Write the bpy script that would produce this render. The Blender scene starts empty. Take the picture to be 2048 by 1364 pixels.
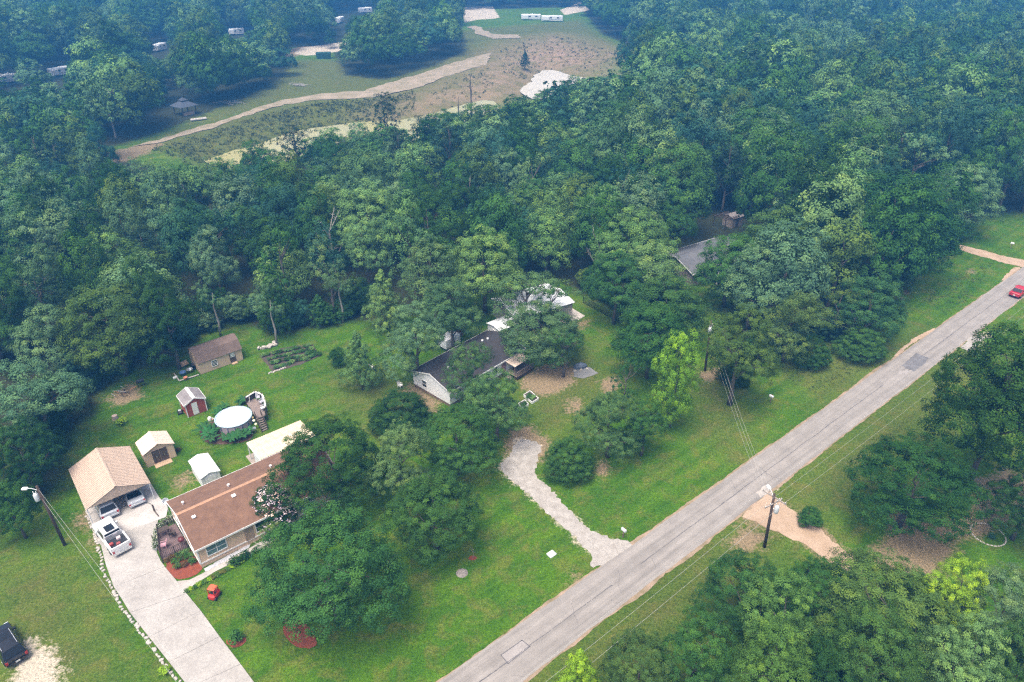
import bpy, bmesh, math, random
import numpy as np
from mathutils import Vector, Matrix

# ------------------------------------------------------------------ camera, world, sun, exposure
SC = bpy.context.scene
COL = SC.collection
R = math.radians
CAM_H, PITCH, FPX = 56.0, R(31.0), 1420.0        # metres, downward tilt, focal length in px of a 2048-wide frame

cam_d = bpy.data.cameras.new('camera')
cam = bpy.data.objects.new('camera', cam_d)
COL.objects.link(cam)
cam.location = (0, 0, CAM_H)
cam.rotation_euler = (R(90) - PITCH, 0, 0)
cam_d.sensor_width = 36.0
cam_d.lens = FPX / 2048 * 36
cam_d.clip_start = 0.5
cam_d.clip_end = 6000
SC.camera = cam

SUN_EL, SUN_AZ = R(70), R(212)                    # azimuth measured clockwise from +Y
world = bpy.data.worlds.new('World')
SC.world = world
world.use_nodes = True
wn = world.node_tree.nodes
sky = wn.new('ShaderNodeTexSky')
sky.sky_type = 'NISHITA'
sky.sun_disc = False
sky.sun_elevation = SUN_EL
sky.sun_rotation = SUN_AZ
sky.air_density = 0.7
sky.dust_density = 6.0
sky.ozone_density = 0.4
bg = wn['Background']
bg.inputs['Strength'].default_value = 0.1
world.node_tree.links.new(sky.outputs['Color'], bg.inputs['Color'])

sun_d = bpy.data.lights.new('sun', 'SUN')
sun_d.energy = 1.5
sun_d.angle = R(36)
sun_d.color = (1.0, 0.95, 0.86)
sun = bpy.data.objects.new('sun', sun_d)
COL.objects.link(sun)
sd = Vector((math.sin(SUN_AZ) * math.cos(SUN_EL), math.cos(SUN_AZ) * math.cos(SUN_EL), math.sin(SUN_EL)))
sun.rotation_euler = (-sd).to_track_quat('-Z', 'Y').to_euler()

vs = SC.view_settings
vs.view_transform = 'Standard'
vs.look = 'None'
vs.gamma = 1.0
vs.exposure = 1.45
cy = SC.cycles
cy.max_bounces = 5
cy.diffuse_bounces = 3
cy.glossy_bounces = 2
cy.transmission_bounces = 3
cy.transparent_max_bounces = 8
cy.volume_bounces = 0
cy.caustics_reflective = cy.caustics_refractive = False
cy.use_denoising = False
cy.use_adaptive_sampling = True
cy.adaptive_threshold = 0.012
cy.filter_width = 1.3

rng = random.Random(11)

# ------------------------------------------------------------------ geometry helpers
CP, SP = math.cos(PITCH), math.sin(PITCH)


def at(px, py, z=0.0):
    """the point at height z that the photograph (2048 px wide) shows at px, py"""
    a = (px - 1024) / FPX
    b = -(py - 682) / FPX
    k = (z - CAM_H) / (-SP + b * CP)
    return Vector((a * k, (CP + b * SP) * k, z))


def pix(p):
    c = p[1] * CP - (p[2] - CAM_H) * SP
    u = p[1] * SP + (p[2] - CAM_H) * CP
    return 1024 + FPX * p[0] / c, 682 - FPX * u / c, c


def atw(pts, z=0.0):
    return [at(x, y, z) for x, y in pts]


class MB:
    """collects shapes of ONE piece, then builds one mesh object"""

    def __init__(self):
        self.v, self.f, self.m, self.mats = [], [], [], []
        self.mi = 0

    def mat(self, m):
        if m not in self.mats:
            self.mats.append(m)
        self.mi = self.mats.index(m)
        return self

    def add(self, vs, fs):
        o = len(self.v)
        self.v += [tuple(p) for p in vs]
        self.f += [tuple(i + o for i in f) for f in fs]
        self.m += [self.mi] * len(fs)
        return self

    def box(self, c, s, rz=0.0, M=None):
        x, y, z = s[0] / 2, s[1] / 2, s[2] / 2
        T = Matrix.Translation(Vector(c)) @ Matrix.Rotation(rz, 4, 'Z') if M is None else M
        p = [T @ Vector(q) for q in ((-x, -y, -z), (x, -y, -z), (x, y, -z), (-x, y, -z), (-x, -y, z), (x, -y, z), (x, y, z), (-x, y, z))]
        return self.add(p, [(0, 3, 2, 1), (4, 5, 6, 7), (0, 1, 5, 4), (1, 2, 6, 5), (2, 3, 7, 6), (3, 0, 4, 7)])

    def bx(self, x0, x1, y0, y1, z0, z1):
        return self.box(((x0 + x1) / 2, (y0 + y1) / 2, (z0 + z1) / 2), (x1 - x0, y1 - y0, z1 - z0))

    def bevbox(self, x0, x1, y0, y1, z0, z1, b=0.05):
        """box with chamfered vertical edges and top edge"""
        ring = lambda x0, x1, y0, y1, z, b: [(x0 + b, y0, z), (x1 - b, y0, z), (x1, y0 + b, z), (x1, y1 - b, z), (x1 - b, y1, z), (x0 + b, y1, z), (x0, y1 - b, z), (x0, y0 + b, z)]
        v = ring(x0, x1, y0, y1, z0, b) + ring(x0, x1, y0, y1, z1 - b, b) + ring(x0 + b, x1 - b, y0 + b, y1 - b, z1, b * .6)
        f = [tuple(range(7, -1, -1)), tuple(range(16, 24))]
        for k in (0, 8):
            for i in range(8):
                j = (i + 1) % 8
                f.append((k + i, k + j, k + 8 + j, k + 8 + i))
        return self.add(v, f)

    def tube(self, pts, rad, n=6, cap=True):
        pts = [Vector(p) for p in pts]
        if not isinstance(rad, (list, tuple)):
            rad = [rad] * len(pts)
        v, f = [], []
        for i, p in enumerate(pts):
            d = (pts[min(i + 1, len(pts) - 1)] - pts[max(i - 1, 0)]).normalized()
            a = d.cross(Vector((0.31, 0.22, 0.92) if abs(d.z) < .9 else (1, 0, 0))).normalized()
            b = d.cross(a)
            for k in range(n):
                t = 2 * math.pi * k / n
                v.append(p + (a * math.cos(t) + b * math.sin(t)) * rad[i])
        for i in range(len(pts) - 1):
            for k in range(n):
                q = (k + 1) % n
                f.append((i * n + k, i * n + q, i * n + n + q, i * n + n + k))
        if cap:
            f.append(tuple(range(n - 1, -1, -1)))
            f.append(tuple((len(pts) - 1) * n + k for k in range(n)))
        return self.add(v, f)

    def prism(self, poly, z0, z1):
        n = len(poly)
        v = [(p[0], p[1], z0) for p in poly] + [(p[0], p[1], z1) for p in poly]
        f = [tuple(range(n - 1, -1, -1)), tuple(range(n, 2 * n))] + [(i, (i + 1) % n, n + (i + 1) % n, n + i) for i in range(n)]
        return self.add(v, f)

    def lathe(self, prof, n=16, c=(0, 0, 0), cap=True):
        v, f = [], []
        for r, z in prof:
            for k in range(n):
                t = 2 * math.pi * k / n
                v.append((c[0] + r * math.cos(t), c[1] + r * math.sin(t), c[2] + z))
        for i in range(len(prof) - 1):
            for k in range(n):
                q = (k + 1) % n
                f.append((i * n + k, i * n + q, i * n + n + q, i * n + n + k))
        if cap:
            f.append(tuple(range(n - 1, -1, -1)))
            f.append(tuple((len(prof) - 1) * n + k for k in range(n)))
        return self.add(v, f)

    def mesh(self, name, m=None, smooth=False):
        me = bpy.data.meshes.new(name)
        me.from_pydata(self.v, [], self.f)
        mats = self.mats if m is None else [m]
        for q in mats:
            me.materials.append(q)
        if m is None and len(mats) > 1:
            me.polygons.foreach_set('material_index', self.m)
        if smooth:
            me.polygons.foreach_set('use_smooth', [True] * len(me.polygons))
        me.update()
        return me

    def build(self, name, m=None, parent=None, smooth=False, loc=None, rz=0.0):
        return link(name, self.mesh(name, m, smooth), parent, loc, rz)


def link(name, me, parent=None, loc=None, rz=0.0):
    o = bpy.data.objects.new(name, me)
    COL.objects.link(o)
    if parent is not None:
        o.parent = parent
    if loc is not None:
        o.location = loc
    if rz:
        o.rotation_euler.z = rz
    return o


def tag(o, label, cat, group=None):
    o['label'] = label
    o['category'] = cat
    if group:
        o['group'] = group
    return o


def thing(name, label, cat, loc=(0, 0, 0), rz=0.0, group=None):
    o = bpy.data.objects.new(name, None)
    COL.objects.link(o)
    o.empty_display_size = 0.3
    o.location = loc
    o.rotation_euler = (0, 0, rz)
    return tag(o, label, cat, group)


def struct(o):
    o['kind'] = 'structure'
    return o


def stuff(o):
    o['kind'] = 'stuff'
    return o


def copy_tree(o, parent=None):
    c = o.copy()
    COL.objects.link(c)
    c.parent = parent
    for ch in o.children:
        copy_tree(ch, c)
    return c


def jitter_outline(poly, step=0.35, amp=0.15, seed=0, closed=True):
    """a ragged version of an outline, for worn edges"""
    r = random.Random(seed)
    out = []
    lo = 0.0
    n = len(poly)
    for i in range(n if closed else n - 1):
        a, b = Vector(poly[i][:2]), Vector(poly[(i + 1) % n][:2])
        L = (b - a).length
        k = max(1, int(L / step))
        nn = Vector((-(b - a).y, (b - a).x)) / max(L, 1e-6)
        for j in range(k):
            t = j / k
            lo = lo * .82 + (r.random() - .5) * amp * 1.1
            w = 0 if (j == 0 and L > step * 4) else (r.random() - .5) * 1.2 * amp + lo
            out.append(a.lerp(b, t) + nn * w)
    if not closed:
        out.append(Vector(poly[-1][:2]))
    return out


def smooth_poly(poly, it=2):
    for _ in range(it):
        q = []
        for i in range(len(poly)):
            a, b = Vector(poly[i][:2]), Vector(poly[(i + 1) % len(poly)][:2])
            q += [a.lerp(b, .25), a.lerp(b, .75)]
        poly = q
    return poly


def sheet(name, poly, z, m, parent=None, thick=0.0):
    bm = bmesh.new()
    vs_ = [bm.verts.new((p[0], p[1], z)) for p in poly]
    f = bm.faces.new(vs_)
    f.normal_update()
    if f.normal.z < 0:
        f.normal_flip()
    if thick:
        ex = bmesh.ops.extrude_face_region(bm, geom=[f])
        for g in ex['geom']:
            if isinstance(g, bmesh.types.BMVert):
                g.co.z -= thick
        f.normal_flip() if f.is_valid and f.normal.z < 0 else None
        bmesh.ops.recalc_face_normals(bm, faces=bm.faces)
    bmesh.ops.triangulate(bm, faces=[q for q in bm.faces if len(q.verts) > 4])
    me = bpy.data.meshes.new(name)
    bm.to_mesh(me)
    bm.free()
    me.materials.append(m)
    return link(name, me, parent)


# ------------------------------------------------------------------ materials
def new_mat(name):
    m = bpy.data.materials.new(name)
    m.use_nodes = True
    nt = m.node_tree
    return m, nt.nodes, nt.links, nt.nodes['Principled BSDF']


def N(ns, t, **kw):
    n = ns.new(t)
    for k, v in kw.items():
        if k in n.inputs:
            n.inputs[k].default_value = v
        else:
            setattr(n, k, v)
    return n


def mixc(ns, ls, fac, a, b, mode='MIX'):
    n = ns.new('ShaderNodeMix')
    n.data_type = 'RGBA'
    n.blend_type = mode
    for i, v in ((0, fac), (6, a), (7, b)):
        if isinstance(v, (int, float)):
            n.inputs[i].default_value = v
        elif isinstance(v, tuple):
            n.inputs[i].default_value = v if len(v) == 4 else (*v, 1)
        else:
            ls.new(v, n.inputs[i])
    return n.outputs[2]


def mth(ns, ls, op, a, b=0.0, c=0.0, clamp=False):
    n = ns.new('ShaderNodeMath')
    n.operation = op
    n.use_clamp = clamp
    for i, v in enumerate((a, b, c)):
        if isinstance(v, (int, float)):
            n.inputs[i].default_value = v
        else:
            ls.new(v, n.inputs[i])
    return n.outputs[0]


def ramp(ns, ls, v, stops):
    n = ns.new('ShaderNodeValToRGB')
    e = n.color_ramp.elements
    while len(e) < len(stops):
        e.new(.5)
    for q, (p, c) in zip(e, stops):
        q.position = p
        q.color = c if len(c) == 4 else (*c, 1)
    ls.new(v, n.inputs[0])
    return n.outputs[0]


def noise(ns, ls, scale, detail=4, rough=.55, coord=None, dist=0.0):
    n = ns.new('ShaderNodeTexNoise')
    n.inputs['Scale'].default_value = scale
    n.inputs['Detail'].default_value = detail
    n.inputs['Roughness'].default_value = rough
    n.inputs['Distortion'].default_value = dist
    if coord is not None:
        ls.new(coord, n.inputs['Vector'])
    return n.outputs['Fac']


MATS = {}


def pm(name, col, rough=.6, var=.25, scale=3.0, col2=None, bump=0.0, bscale=20.0, metal=0.0, fine=0.0, spec=None, world=False):
    """painted / weathered surface: base colour, blotchy variation, fine grain, bump"""
    if name in MATS:
        return MATS[name]
    m, ns, ls, b = new_mat(name)
    co = ns.new('ShaderNodeNewGeometry').outputs['Position'] if world else ns.new('ShaderNodeTexCoord').outputs['Object']
    n1 = noise(ns, ls, scale, 5, .6, co)
    c2 = col2 or tuple(x * (1 - var) for x in col)
    c1 = col if col2 else tuple(min(1, x * (1 + var * .5)) for x in col)
    c = mixc(ns, ls, ramp(ns, ls, n1, [(.3, (0, 0, 0)), (.7, (1, 1, 1))]), c1, c2)
    if fine:
        n2 = noise(ns, ls, scale * 14, 3, .7, co)
        c = mixc(ns, ls, fine, c, ramp(ns, ls, n2, [(.25, (.25, .25, .25)), (.75, (1, 1, 1))]), 'MULTIPLY')
    ls.new(c, b.inputs['Base Color'])
    b.inputs['Roughness'].default_value = rough
    b.inputs['Metallic'].default_value = metal
    if spec is not None:
        b.inputs['Specular IOR Level'].default_value = spec
    if bump:
        bp = ns.new('ShaderNodeBump')
        bp.inputs['Strength'].default_value = bump
        bp.inputs['Distance'].default_value = .02
        ls.new(noise(ns, ls, bscale, 4, .6, co), bp.inputs['Height'])
        ls.new(bp.outputs[0], b.inputs['Normal'])
    MATS[name] = m
    return m


def sdf(poly, X, Y):
    """signed distance (inside negative) of many points to a polygon"""
    P = np.array([(p[0], p[1]) for p in poly], float)
    Q = np.roll(P, -1, 0)
    best = np.full(X.shape, 1e9)
    ins = np.zeros(X.shape, bool)
    for (ax, ay), (bx_, by) in zip(P, Q):
        dx, dy = bx_ - ax, by - ay
        L = dx * dx + dy * dy + 1e-12
        t = np.clip(((X - ax) * dx + (Y - ay) * dy) / L, 0, 1)
        best = np.minimum(best, (X - ax - t * dx) ** 2 + (Y - ay - t * dy) ** 2)
        if ay != by:
            c = ((ay > Y) != (by > Y)) & (X < (bx_ - ax) * (Y - ay) / (by - ay) + ax)
            ins ^= c
    d = np.sqrt(best)
    return np.where(ins, -d, d)


def inpoly(poly, x, y):
    r = False
    n = len(poly)
    j = n - 1
    for i in range(n):
        a, b = poly[i], poly[j]
        if (a[1] > y) != (b[1] > y) and x < (b[0] - a[0]) * (y - a[1]) / (b[1] - a[1]) + a[0]:
            r = not r
        j = i
    return r


UANG = R(39.5)                                     # the lots and the road share this direction
U = Vector((math.cos(UANG), math.sin(UANG), 0))
V = Vector((-math.sin(UANG), math.cos(UANG), 0))

# ------------------------------------------------------------------ the ground
CLEAR_NEAR = atw([(-500, 1120), (0, 1090), (130, 950), (140, 880), (200, 800), (240, 745), (330, 735), (380, 700), (395, 655), (500, 652), (560, 670),
                  (640, 655), (700, 640), (760, 655), (900, 600), (1100, 555), (1165, 590), (1260, 640), (1330, 590), (1420, 560), (1470, 590), (1450, 740),
                  (1540, 700), (1640, 690), (1700, 690), (1770, 640), (1830, 560), (1925, 490), (1940, 440), (2048, 425), (2300, 400), (2700, 700), (2700, 1700), (-500, 1700)])
CLEAR_FAR = atw([(190, 305), (330, 262), (480, 200), (575, 150), (580, 95), (660, 92), (688, 150), (770, 160), (870, 132), (935, 100), (925, 60), (915, 20), (1160, 14), (1200, 66), (1300, 110), (1235, 175), (1050, 235), (800, 285), (400, 355)])
WATER_Z = -1.5
POND_A = atw([(398, 327), (450, 305), (520, 289), (562, 270), (605, 261), (690, 246), (740, 243), (800, 240), (885, 224), (922, 211), (978, 198), (1000, 215), (960, 245), (880, 262), (820, 290), (700, 305), (600, 318), (480, 345)], WATER_Z)
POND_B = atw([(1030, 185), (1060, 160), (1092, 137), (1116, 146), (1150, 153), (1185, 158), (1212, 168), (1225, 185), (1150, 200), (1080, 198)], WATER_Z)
DIRT = [atw(p) for p in (
    [(795, 785), (820, 770), (850, 780), (885, 800), (878, 822), (850, 822), (815, 800)],
    [(1035, 760), (1070, 735), (1130, 722), (1160, 740), (1150, 765), (1120, 790), (1085, 790), (1060, 785), (1045, 775)],
    [(1195, 760), (1235, 755), (1245, 775), (1215, 785)],
    [(1135, 805), (1160, 800), (1165, 820), (1145, 828)],
    [(1185, 930), (1205, 915), (1215, 935), (1200, 955)],
    [(1150, 650), (1175, 640), (1165, 670)],
    [(1000, 890), (1040, 850), (1100, 870), (1090, 920), (1020, 930)],
    [(1470, 1042), (1530, 985), (1580, 1015), (1640, 1055), (1705, 1105), (1720, 1140), (1660, 1125), (1600, 1090), (1540, 1060), (1495, 1052)],
    [(1725, 1120), (1760, 1080), (1790, 1030), (1900, 1040), (1945, 1010), (1960, 960), (2010, 940), (2120, 960), (2120, 1060), (2010, 1050), (1920, 1090), (1880, 1150), (1780, 1150)],
    [(1935, 535), (1950, 537), (1948, 546), (1936, 548)],
    [(1780, 575), (1830, 560), (1800, 600)],
    [(1395, 745), (1440, 740), (1430, 775)],
    [(345, 965), (375, 945), (395, 958), (360, 980)],
    [(1135, 1160), (1155, 1148), (1165, 1158), (1150, 1172)],
    [(1440, 1085), (1480, 1060), (1550, 1075), (1500, 1105)],
    [(160, 1030), (176, 1020), (200, 1100), (190, 1110)],
    [(205, 800), (265, 765), (290, 795), (240, 812)],
    [(555, 120), (590, 95), (640, 90), (680, 95), (600, 110)],
    [(150, 325), (270, 290), (330, 285), (260, 325)],
)]
PALE = [atw(p) for p in (
    [(1186, 1108), (1150, 1076), (1094, 1022), (1040, 973), (1010, 950), (1000, 934), (1020, 914), (1028, 885), (1050, 876), (1076, 890), (1064, 918), (1060, 945), (1097, 989), (1149, 1040), (1200, 1073), (1225, 1085), (1200, 1112)],
    [(25, 1330), (55, 1275), (95, 1285), (130, 1364), (160, 1430), (20, 1430)],
    [(930, 45), (920, 15), (985, 12), (1000, 36), (950, 40)],
    [(588, 108), (600, 95), (660, 88), (690, 82), (690, 100), (620, 112)],
    [(1120, 20), (1160, 4), (1180, 20), (1130, 30)],
    [(1510, 985), (1535, 965), (1552, 972), (1530, 995)],
    [(1925, 693), (1945, 672), (1975, 665), (1965, 690), (1940, 702)],
)]
DRY = [atw(p) for p in (
    [(1050, 1364), (1280, 1190), (1460, 1060), (1560, 980), (1700, 870), (1930, 700), (1990, 720), (1800, 900), (1650, 1010), (1400, 1220), (1200, 1400)],
    [(1600, 740), (1700, 700), (1800, 690), (1850, 660), (1700, 790), (1650, 800)],
    [(0, 1150), (120, 1120), (180, 1250), (200, 1364), (0, 1364)],
    [(700, 740), (830, 780), (760, 850), (690, 800)],
    [(1100, 880), (1190, 800), (1230, 760), (1160, 700), (1050, 800)],
    [(1395, 745), (1460, 760), (1480, 900), (1420, 870)],
    [(420, 215), (590, 120), (700, 120), (930, 60), (1160, 40), (1250, 100), (960, 120), (730, 190), (560, 205), (300, 290)],
    [(270, 290), (560, 200), (730, 170), (960, 110), (1100, 70), (1250, 100), (1200, 150), (980, 200), (700, 250), (420, 320)],
)]


def make_ground():
    def axis(parts):
        a = []
        for x0, x1, s in parts:
            a += list(np.arange(x0, x1, s))
        return np.array(a + [parts[-1][1]])
    xs = axis([(-1700, -700, 100), (-700, -250, 30), (-250, -75, 5), (-75, 105, .75), (105, 250, 5), (250, 700, 30), (700, 1700, 100)])
    ys = axis([(-200, 20, 20), (20, 130, .75), (130, 360, 2.6), (360, 640, 6), (640, 1000, 40), (1000, 2000, 125)])
    X, Y = np.meshgrid(xs, ys)
    Xf, Yf = X.ravel(), Y.ravel()
    n = Xf.size
    dp = np.minimum(sdf(POND_A, Xf, Yf), sdf(POND_B, Xf, Yf))
    t = np.clip(dp / 11.0, 0, 1)
    Z = (WATER_Z - .5) * (1 - t * t * (3 - 2 * t))
    Z += .12 * np.sin(Xf * .21 + 1) * np.sin(Yf * .17) * (dp > 11) * (Yf > 150)
    verts = np.stack([Xf, Yf, Z], 1)
    nx, ny = len(xs), len(ys)
    i = np.arange(nx * ny).reshape(ny, nx)
    quads = np.stack([i[:-1, :-1], i[:-1, 1:], i[1:, 1:], i[1:, :-1]], -1).reshape(-1, 4)
    me = bpy.data.meshes.new('ground')
    me.vertices.add(n)
    me.vertices.foreach_set('co', verts.ravel())
    me.loops.add(quads.size)
    me.loops.foreach_set('vertex_index', quads.ravel())
    me.polygons.add(len(quads))
    me.polygons.foreach_set('loop_start', np.arange(0, quads.size, 4))
    me.update(calc_edges=True)

    def mask(name, polys, soft):
        d = np.full(n, 1e9)
        for p in polys:
            d = np.minimum(d, sdf(p, Xf, Yf))
        a = me.attributes.new(name, 'FLOAT', 'POINT')
        a.data.foreach_set('value', np.clip(.5 - d / soft / 2, 0, 1).astype(np.float32))
    mask('dirt', DIRT, 2.6)
    mask('pale', PALE, 2.2)
    mask('slope', [atw(p) for p in ([(770, 236), (820, 200), (905, 170), (985, 112), (1040, 86), (1110, 72), (1240, 108), (1205, 145), (1092, 136), (1035, 184), (960, 202)],)], 20.0)
    mask('dry', DRY, 5.0)
    d = np.minimum(sdf(CLEAR_NEAR, Xf, Yf), sdf(CLEAR_FAR, Xf, Yf))
    a = me.attributes.new('wood', 'FLOAT', 'POINT')
    a.data.foreach_set('value', np.clip(.5 + d / 9.0, 0, 1).astype(np.float32))
    me.polygons.foreach_set('use_smooth', np.ones(len(quads), bool))
    m, ns, ls, b = new_mat('ground_mat')
    co = ns.new('ShaderNodeNewGeometry').outputs['Position']

    def A(nm):
        q = ns.new('ShaderNodeAttribute')
        q.attribute_name = nm
        return q.outputs['Fac']
    nb = noise(ns, ls, .055, 4, .6, co)              # 20 m patches
    nm_ = noise(ns, ls, .35, 5, .62, co, .4)         # 3 m patches
    nf = noise(ns, ls, 2.6, 4, .7, co)               # tussocks
    ng = noise(ns, ls, 6.5, 3, .75, co)              # blades
    g = ramp(ns, ls, nb, [(.32, (.050, .126, .008)), (.52, (.070, .154, .010)), (.68, (.096, .172, .013))])
    g = mixc(ns, ls, ramp(ns, ls, nm_, [(.4, (0, 0, 0)), (.72, (.75, .75, .75))]), g, (.034, .104, .010))
    ny_ = noise(ns, ls, .42, 6, .68, co, .6)
    g = mixc(ns, ls, ramp(ns, ls, ny_, [(.47, (0, 0, 0)), (.68, (.62, .62, .62))]), g, (.158, .145, .044))
    m0 = ns.new('ShaderNodeMapping')
    m0.inputs['Rotation'].default_value = (0, 0, -R(39.4))
    ls.new(co, m0.inputs[0])
    m1 = ns.new('ShaderNodeMapping')
    m1.inputs['Scale'].default_value = (.035, .55, 1)
    ls.new(m0.outputs[0], m1.inputs[0])
    mow = noise(ns, ls, 1.0, 4, .6, m1.outputs[0])
    g = mixc(ns, ls, .8, g, ramp(ns, ls, mow, [(.34, (.62, .76, .7)), (.5, (1, 1, 1)), (.66, (1.25, 1.16, .95))]), 'MULTIPLY')
    dry = mth(ns, ls, 'MULTIPLY', A('dry'), ramp(ns, ls, nf, [(.25, (.45, .45, .45)), (.7, (1, 1, 1))]))
    g = mixc(ns, ls, mth(ns, ls, 'MULTIPLY', dry, .8), g, (.125, .108, .042))
    wood = ramp(ns, ls, mth(ns, ls, 'ADD', A('wood'), mth(ns, ls, 'MULTIPLY_ADD', nm_, .9, -.45)), [(.35, (0, 0, 0)), (.7, (1, 1, 1))])
    wc = mixc(ns, ls, ramp(ns, ls, nf, [(.35, (0, 0, 0)), (.65, (1, 1, 1))]), (.05, .042, .026), (.028, .045, .016))
    g = mixc(ns, ls, wood, g, wc)
    edge = mth(ns, ls, 'MULTIPLY_ADD', mth(ns, ls, 'ADD', mth(ns, ls, 'MULTIPLY', nm_, .6), mth(ns, ls, 'MULTIPLY', nf, .55)), 1.0, -.575)
    dk = ramp(ns, ls, mth(ns, ls, 'ADD', A('dirt'), mth(ns, ls, 'MULTIPLY', edge, 1.3)), [(.42, (0, 0, 0)), (.62, (.92, .92, .92))])
    dc = mixc(ns, ls, nf, (.34, .245, .17), (.20, .15, .095))
    g = mixc(ns, ls, dk, g, dc)
    sk = mth(ns, ls, 'MULTIPLY', A('slope'), ramp(ns, ls, noise(ns, ls, .16, 5, .65, co), [(.32, (.3, .3, .3)), (.58, (1, 1, 1))]))
    g = mixc(ns, ls, sk, g, mixc(ns, ls, nf, (.37, .255, .19), (.25, .175, .125)))
    pk = ramp(ns, ls, mth(ns, ls, 'ADD', A('pale'), mth(ns, ls, 'MULTIPLY', edge, 1.3)), [(.42, (0, 0, 0)), (.6, (1, 1, 1))])
    pc = mixc(ns, ls, nf, (.60, .53, .46), (.40, .33, .26))
    g = mixc(ns, ls, pk, g, pc)
    g = mixc(ns, ls, .85, g, ramp(ns, ls, ng, [(.3, (.30, .34, .30)), (.5, (.9, .9, .9)), (.7, (1.5, 1.4, 1.25))]), 'MULTIPLY')
    g = mixc(ns, ls, .75, g, ramp(ns, ls, nf, [(.3, (.48, .54, .5)), (.7, (1.3, 1.26, 1.15))]), 'MULTIPLY')
    ls.new(g, b.inputs['Base Color'])
    b.inputs['Roughness'].default_value = .95
    b.inputs['Specular IOR Level'].default_value = .04
    bp = ns.new('ShaderNodeBump')
    bp.inputs['Strength'].default_value = .8
    bp.inputs['Distance'].default_value = .12
    ls.new(mth(ns, ls, 'ADD', mth(ns, ls, 'MULTIPLY', ng, .5), nf), bp.inputs['Height'])
    ls.new(bp.outputs[0], b.inputs['Normal'])
    me.materials.append(m)
    return struct(link('ground', me))


make_ground()

# pond
def water_mat(name, c1, c2, rough):
    m, ns, ls, b = new_mat(name)
    co = ns.new('ShaderNodeNewGeometry').outputs['Position']
    ls.new(mixc(ns, ls, noise(ns, ls, .05, 3, .5, co), c1, c2), b.inputs['Base Color'])
    b.inputs['Roughness'].default_value = rough
    b.inputs['IOR'].default_value = 1.33
    bp = ns.new('ShaderNodeBump')
    bp.inputs['Strength'].default_value = .15
    bp.inputs['Distance'].default_value = .05
    ls.new(noise(ns, ls, 1.5, 3, .6, co), bp.inputs['Height'])
    ls.new(bp.outputs[0], b.inputs['Normal'])
    return m


struct(sheet('pond_water', jitter_outline(smooth_poly(POND_A, 1), 3, .8, 2), WATER_Z, water_mat('pond_mat', (.38, .345, .15), (.30, .28, .12), .16)))
struct(sheet('glare_pond_water', jitter_outline(smooth_poly(POND_B, 2), 2.5, 1.5, 3), WATER_Z, water_mat('water_glare_mat', (.56, .51, .42), (.40, .36, .28), .3)))  # far part of the pond, sky glare put into its pale colour

# far dirt track
TRACK_M = pm('track_mat', (.40, .31, .22), .95, scale=.25, col2=(.22, .19, .10), fine=.5, world=True, bump=.4, bscale=2)
trk = atw([(262, 294), (330, 275), (430, 247), (500, 222), (556, 203), (625, 191), (730, 183), (800, 160), (880, 135), (960, 110), (985, 106), (975, 128), (900, 152), (820, 180), (745, 196), (640, 200), (570, 209), (505, 230), (425, 258), (330, 285)])
struct(sheet('dirt_track', jitter_outline(trk, 2.5, 1.1, 3), .17, TRACK_M))
trk2 = atw([(935, 55), (950, 52), (985, 68), (1040, 70), (1035, 77), (985, 78), (950, 68)])
struct(sheet('dirt_path', jitter_outline(trk2, 3, 1.4, 5), .17, TRACK_M))

# ------------------------------------------------------------------ the road
ROAD_O = Vector((-6.3, 36.8, 0))
RU = Vector((math.cos(R(39.4)), math.sin(R(39.4)), 0))
RV_ = Vector((-RU.y, RU.x, 0))
ROAD_W = 4.5


def rd(s, t, z=0.0):
    """s metres along the road, t metres to its left edge (negative: towards the right edge)"""
    p = ROAD_O + RU * s + RV_ * t
    return Vector((p.x, p.y, z))


def road_mat():
    m, ns, ls, b = new_mat('road_mat')
    co = ns.new('ShaderNodeNewGeometry').outputs['Position']
    n1 = noise(ns, ls, .5, 4, .6, co)
    n2 = noise(ns, ls, 9, 4, .75, co)
    mp = ns.new('ShaderNodeMapping')
    m0 = ns.new('ShaderNodeMapping')
    m0.inputs['Rotation'].default_value = (0, 0, -R(39.4))
    ls.new(co, m0.inputs[0])
    mp.inputs['Scale'].default_value = (.04, 1.6, 1)
    ls.new(m0.outputs[0], mp.inputs[0])
    n3 = noise(ns, ls, 1.0, 4, .6, mp.outputs[0])
    c = ramp(ns, ls, n1, [(.3, (.236, .216, .196)), (.7, (.305, .281, .256))])
    c = mixc(ns, ls, .75, c, ramp(ns, ls, n3, [(.3, (.68, .68, .68)), (.62, (1.08, 1.06, 1.05))]), 'MULTIPLY')
    c = mixc(ns, ls, .5, c, ramp(ns, ls, n2, [(.3, (.6, .6, .6)), (.7, (1.12, 1.12, 1.12))]), 'MULTIPLY')
    ls.new(c, b.inputs['Base Color'])
    b.inputs['Roughness'].default_value = .9
    return m


ROAD_M = road_mat()
outl = [rd(s, 0) for s in (-60, -20, 0, 20, 40, 60, 80, 100, 118, 140)] + [rd(s, -ROAD_W) for s in (140, 118, 100, 80, 60, 40, 20, 0, -20, -60)]
road = struct(sheet('road', jitter_outline(outl, .45, .055, 7), .030, ROAD_M))
# worn sandy verge under both edges
VERGE_M = pm('verge_mat', (.42, .30, .22), .95, scale=.7, col2=(.20, .16, .08), fine=.5, world=True)
for sgn, t0, nm in ((1, .0, 5), (-1, -ROAD_W, 9)):
    a = [rd(-60 + i * 4, t0 - sgn * .3) for i in range(50)]
    c = [rd(-60 + i * 4, t0 + sgn * (.10 + .16 * rng.random() + (.25 if rng.random() < .2 else 0))) for i in range(50)]
    struct(sheet('road_verge', jitter_outline(a + c[::-1], .5, .09, nm), .018, VERGE_M))
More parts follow.
